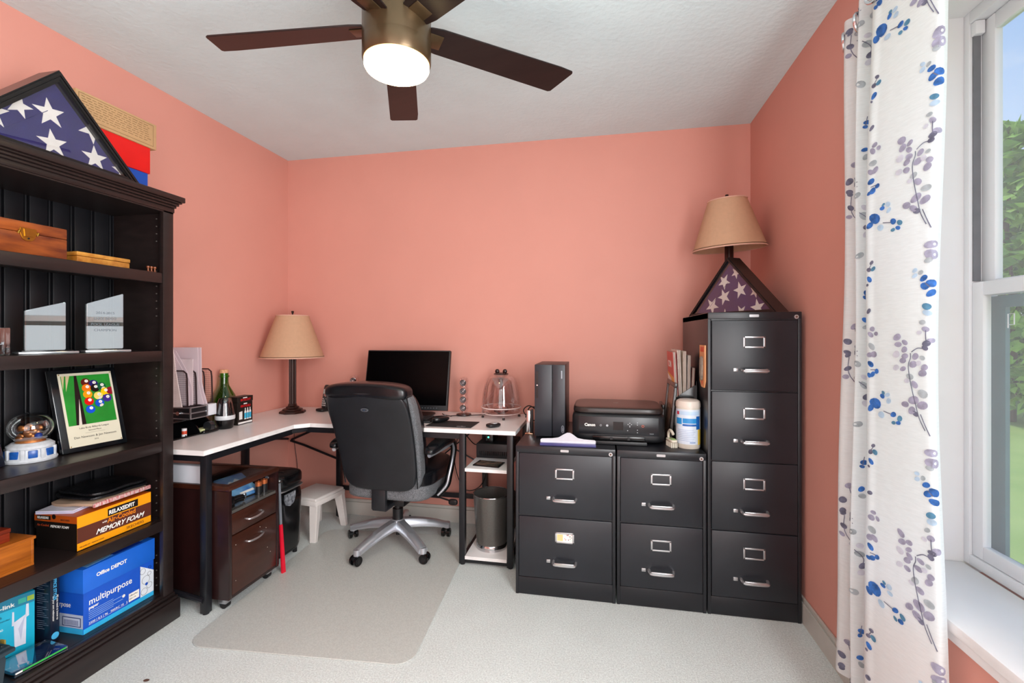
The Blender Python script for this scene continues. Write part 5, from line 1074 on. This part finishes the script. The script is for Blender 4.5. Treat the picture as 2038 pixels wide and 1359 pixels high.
# magazine holder & magazines
hx0, hx1, hy0, hy1 = .345, .449, 2.34, 2.58
t = thing('magazine_holder', 'black vertical magazine holder against the tall filing cabinet', 'magazine holder', ((hx0+hx1)/2, (hy0+hy1)/2, C))
b = MB(); b.box(hx0, hx1, hy0, hy1, C, C+.16, M_gloss, bev=.002); b.obj('holder_base', t)
for y in (hy0, hy1-.004):
    b = MB(); b.prism([(0, 0), (.104, 0), (.104, .115), (.095, .12), (.004, .055), (0, .05)], 0, .004, M_gloss, M=frame((hx0, y+.004, C+.1605), (1, 0, 0), (0, 0, 1))); b.obj('end_panel', t)
b = MB(); b.box(hx1-.003, hx1, hy0+.005, hy1-.005, C+.1605, C+.30, M_gloss); b.obj('tall_side', t)
mags = [('#c8281e', 'magazine with red cover at left end of the black holder', '#e8a21a'), ('#e9e2d8', 'white-edged magazine, second from left in black holder', None), ('#cbb9a8', 'cream-edged magazine in middle of the black holder', None), ('#a99f9a', 'grey-edged magazine, fourth from left in black holder', None), ('#6a2f2a', 'dark red magazine at right end of black holder', None)]
for i, (c, lab, c2) in enumerate(mags):
    t = thing('magazine', lab, 'magazine', (hx0+.012+i*.017, 2.46, C+.161), group='magazines in the black holder')
    x = hx0+.008+i*.017; hgt = (.275, .285, .28, .26, .20)[i]; Mm = Matrix.Translation((x, 0, C+.1615)) @ Matrix.Rotation(R((-3, -2, 0, 1, 2)[i]), 4, 'Y') @ Matrix.Translation((-x, 0, -C-.1615))
    z0 = C+.1625
    b = MB(); b.box(x+.0015, x+.0125, hy0+.008, hy0+.205, z0, z0+hgt, mat('#9c8c82', .7, var=.3, vs=30, stretch=(30, 1, 1)), bev=.0015, M=Mm); b.obj('page_block', t)
    b = MB(); b.box(x, x+.001, hy0+.007, hy0+.207, z0, z0+hgt, mat(c, .35), M=Mm); b.box(x+.0128, x+.0138, hy0+.007, hy0+.207, z0, z0+hgt, mat(c, .35), M=Mm)
    if c2:
        F = Mm @ frame((x-.0002, hy0+.207, z0), (0, -1, 0), (0, 0, 1)); b.prism([(0, 0), (.2, 0), (.2, hgt*.55), (.0, hgt*.62)], 0, .0003, mat(c2, .35), M=F); b.prism([(.0, .10), (.11, .08), (.11, .14), (0, .16)], .0003, .0006, mat('#eadfe0', .5), M=F); b.text('COM', .045, F @ Matrix.Translation((.03, hgt*.72, .0003)), wh, bold=.001)
    b.obj('cover', t)
t = thing('hobby_package', 'orange and cream blister package hanging on tall cabinet side', 'package', (.444, 2.235, .98))
b = MB(); F = frame((.4555, 2.285, .985), (0, -1, 0), (0, 0, 1)); b.prism([(.0, .03), (.035, .0), (.09, .0), (.11, .03), (.11, .19), (0, .19)], 0, .006, mat('#e3a06c', .5), M=F)
b.obj('card', t); b = MB(); b.pad((0, 0, 0), (.05, .11, .016), mat('#6b6a66', .2, c2='#a89a88', vs=50), n=3.5, cuts=5, M=F @ Matrix.Translation((.055, .085, .008))); b.obj('blister', t)
b = MB(); b.prism([(.02, .16), (.09, .16), (.09, .182), (.02, .182)], .006, .0065, mat('#d9481f', .4), M=F); b.prism(circ(.055, .02, .010, n=12), .006, .0065, mat('#d9481f', .4), M=F); b.obj('printed_marks', t)
def lean_frame(label, x, y0, y1, h, lean):
    t = thing('picture_frame', label, 'picture frame', (x, (y0+y1)/2, C), group='dark frames leaning by the printer')
    F = frame((x, y1, C+.001), (0, -1, 0), (lean, 0, h)); W_ = y1-y0; hh = math.hypot(lean, h)
    b = MB(); fb = mat('#17110f', .3, coat=.3)
    for a_ in ((0, W_, 0, .022), (0, W_, hh-.022, hh), (0, .022, .022, hh-.022), (W_-.022, W_, .022, hh-.022)): b.box(a_[0], a_[1], a_[2], a_[3], -.014, 0, fb, bev=.002, M=F)
    b.obj('frame_border', t); b = MB(); b.box(.022, W_-.022, .022, hh-.022, -.010, -.006, mat('#4a342c', .15, c2='#b08d74', vs=18), M=F); b.obj('picture', t)
lean_frame('tall dark picture frame leaning against the magazine holder', .312, 2.29, 2.54, .292, .028)
lean_frame('short dark picture frame in front of the tall leaning one', .298, 2.45, 2.585, .165, .006)

# ------------------------------------------------------------------ curtain
path = [Vector((a, c, 0)) for a, c in ((.80, 1.705), (.762, 1.64), (.800, 1.60), (.750, 1.545), (.792, 1.525), (.738, 1.452), (.742, 1.41), (.758, 1.345), (.774, 1.295), (.790, 1.262), (.812, 1.272))]
fine = crom(path, 14); cum = [0]
for p, q in zip(fine, fine[1:]): cum.append(cum[-1]+(q-p).length)
Ltot = cum[-1]; SPL = 5*14; s_split = cum[SPL]
def at_s(s):
    s = max(0, min(Ltot, s)); lo = 0
    for i in range(1, len(cum)):
        if cum[i] >= s: lo = i-1; break
    t_ = (s-cum[lo])/max(1e-9, cum[lo+1]-cum[lo]); p = fine[lo].lerp(fine[lo+1], t_); d = (fine[lo+1]-fine[lo]).normalized(); return p, Vector((d.y, -d.x, 0))
CZ0, CZ1 = .10, 2.215
def cur(s, z, off=0.0):
    p, n_ = at_s(s); k = (z-CZ0)/(CZ1-CZ0); u = s/Ltot
    fl = (1-k)**2; p = p.copy()
    p.y += (1-u)*.055*fl-.03*u*(1-k)**3; p.y += .034*u*math.sin(k*PI)
    p.x += -.012*fl+.004*math.sin(z*5+s*9); p.z = z
    if CZ1-z < .06: p.x += .0
    return p+n_*off
M_cur = mat('#eef3f4', .85, var=.035, vs=40, stretch=(1, 1, 9), bump=.15, bs=500, sub=.35, key='cur')
ctn = thing('curtain', 'white curtain panel printed with blue and grey leaves', 'curtain', (.78, 1.48, CZ0))
b = MB(); NS, NZ = 150, 60
b.grid(lambda i, j_: cur(i*Ltot, CZ0+(CZ1-CZ0)*j_+(.035*(1-i)*(1-j_)-.03*i*(1-j_) if j_ < .05 else 0)), NS, NZ, M_cur)
LC = {'B': mat('#3a6fb8', .8, var=.45, vs=60, sub=.3), 'L': mat('#b9d0e4', .8, var=.15, vs=60, sub=.3), 'T': mat('#5c8fae', .8, var=.25, vs=60, sub=.3), 'D': mat('#74758a', .8, var=.35, vs=60, sub=.3), 'P': mat('#a6a3b8', .8, var=.25, vs=60, sub=.3), 'G': mat('#b0b8bd', .8, var=.2, vs=60, sub=.3), 'W': mat('#d3d3de', .8, var=.1, vs=60, sub=.3)}
TH = math.atan(178/920)
def px_of(p):
    d = -math.sin(TH)*p.x+math.cos(TH)*p.y; r = math.cos(TH)*p.x+math.sin(TH)*p.y; return 1019+920*r/d, d
tabm = []; tabl = []
for i in range(401):
    s = Ltot*i/400; p = cur(s, 1.9); X_, d = px_of(p); (tabm if s >= s_split else tabl).append((X_, s, d))
def find(px, left):
    tb = tabl if left else tabm; return min(tb, key=lambda q: abs(q[0]-px)+(.0 if not left else 0))
main = '''385 105 14 B;420 65 15 L;425 96 15 L;390 80 10 T;340 190 34 B;305 245 20 B;375 226 19 L;455 152 17 B;495 140 16 T;487 176 14 B;455 202 12 T;600 25 18 D;693 190 28 P;697 250 30 P;678 290 17 G;600 385 13 L;600 417 14 L;636 382 13 G;653 408 19 B;700 425 22 B;663 455 20 B;700 482 22 B;672 575 20 T;678 612 20 L;322 463 12 D;332 495 15 T;302 515 13 D;305 573 17 B;292 612 8 D;300 765 15 D;325 865 15 P;350 882 13 P;312 905 18 P;318 975 22 G;332 1015 20 P;302 1030 18 P;310 1085 19 B;350 1110 14 B;322 1140 17 B;297 1157 13 B;650 680 15 G;670 715 17 P;630 750 13 W;700 775 19 P;674 800 18 D;665 832 15 D;490 838 22 P;540 850 17 P;497 880 20 P;537 893 17 P;485 945 20 W;540 932 18 P;525 965 18 P;605 905 18 P;648 898 13 G;590 960 20 P;625 940 16 W;662 950 17 P;650 990 20 P;480 1027 18 W;525 1015 17 P;570 1045 19 G;600 1083 20 P;550 1078 14 W;650 1118 24 G;590 1178 28 P;645 1188 26 P;537 1227 20 P;577 1245 21 P'''
left = '''195 85 28 D;205 150 17 G;232 175 14 G;155 205 13 D;157 285 16 D;148 340 14 P;250 270 22 G;270 335 18 D;222 375 20 D;262 378 17 W;220 510 20 G;232 540 15 W;262 735 15 B;250 762 11 B;253 898 15 B;258 940 16 G;187 990 17 P;228 1020 10 G;200 1110 24 P;210 1170 24 D;150 1090 18 D;150 1155 16 D;250 1245 16 W;215 1280 13 W'''
stems = '''m 390 190 440 165;m 630 0 685 90;m 660 435 690 450;m 690 790 665 832 620 850 582 890;m 572 900 572 930 558 980 565 1050 580 1120 600 1190 620 1270 658 1338;m 300 515 322 470;m 305 1120 340 1105;m 670 720 668 760 672 800;l 205 70 245 200 250 270 265 330;l 160 215 175 330 215 440;l 187 1000 230 1060 205 1120;l 262 700 250 760'''
PERIOD = .505; rl = random.Random(11)
def zof(py, d): return 1.22-(py-667)*d/920
for rep in range(-1, 5):
    for src, isl in ((main, False), (left, True)):
        for it in src.split(';'):
            cx, cy, r, c = it.split(); px = 1640+float(cx)/3.02; py = float(cy)/3.02; X_, s0, d = find(px, isl)
            z0 = zof(py, d)-rep*PERIOD; rr = 1.28*float(r)/3.02*d/920
            a = rl.uniform(-.9, .9); el = rl.uniform(.62, .85); pts_ = []
            dup_ = []
            for i in range(12):
                w_ = 2*PI*i/12; lx, ly = rr*math.cos(w_)*(1-.12*math.cos(w_)), rr*el*math.sin(w_)
                ss, zz = s0+lx*math.cos(a)-ly*math.sin(a), z0+lx*math.sin(a)+ly*math.cos(a)
                dup_.append((ss, zz))
            if any(zz > CZ1-.004 or zz < CZ0+.03 or ss < .004 or ss > Ltot-.004 for ss, zz in dup_): continue
            cc = cur(s0, z0, .0016); q = bmesh.new(); vc = q.verts.new(cc); vv = [q.verts.new(cur(ss, zz, .0016)) for ss, zz in dup_]
            for i in range(12): q.faces.new((vc, vv[i], vv[(i+1) % 12]))
            b.merge(q, LC[c])
    for it in stems.split(';'):
        w_ = it.split(); isl = w_[0] == 'l'; v = [float(q_)/3.02 for q_ in w_[1:]]; P_ = []
        for i in range(0, len(v), 2):
            X_, s0, d = find(1640+v[i], isl); P_.append(Vector((s0, zof(v[i+1], d)-rep*PERIOD, 0)))
        Q_ = crom(P_, 6)
        if any(p.y > CZ1-.01 or p.y < CZ0+.03 for p in Q_): continue
        for p, q_ in zip(Q_, Q_[1:]):
            dd = q_-p; nn = Vector((-dd.y, dd.x, 0)).normalized()*.0011
            b.poly([cur(p.x-nn.x, p.y-nn.y, .0019), cur(q_.x-nn.x, q_.y-nn.y, .0019), cur(q_.x+nn.x, q_.y+nn.y, .0019), cur(p.x+nn.x, p.y+nn.y, .0019)], LC['D'])
b.obj('curtain_fabric', ctn)
for y in (1.30, 1.43, 1.56, 1.66):
    X_ = min(range(401), key=lambda i: abs(at_s(Ltot*i/400)[0].y-y)); p, n_ = at_s(Ltot*X_/400)
    if n_.x > 0: n_ = -n_
    o_ = Vector((p.x, p.y, 2.160))+n_*.004; F = frame(o_, n_.cross(Vector((0, 0, 1))), (0, 0, 1)); b = MB()
    b.tube([F @ Vector((.026*math.cos(2*PI*i/28), .026*math.sin(2*PI*i/28), 0)) for i in range(28)], .005, M_chrome, n=8, closed=True); b.obj('grommet', ctn)
rod = thing('curtain_rod', 'brushed metal curtain rod above the window', 'curtain rod', (.785, 1.2, 2.160))
b = MB(); b.cyl((.785, .45, 2.160), (.785, 1.64, 2.160), .009, M_steel, n=20); b.obj('rod', rod)
b = MB(); b.ball((.785, 1.645, 2.160), .012, M_steel); b.obj('finial', rod)
for y in (.55, 1.18):
    b = MB(); b.tube([(.785, y, 2.150), (.82, y, 2.150), (.846, y, 2.150)], .006, M_steel, n=8); b.cyl((.843, y, 2.150), (.8495, y, 2.150), .02, M_steel, n=20); b.obj('bracket', rod)
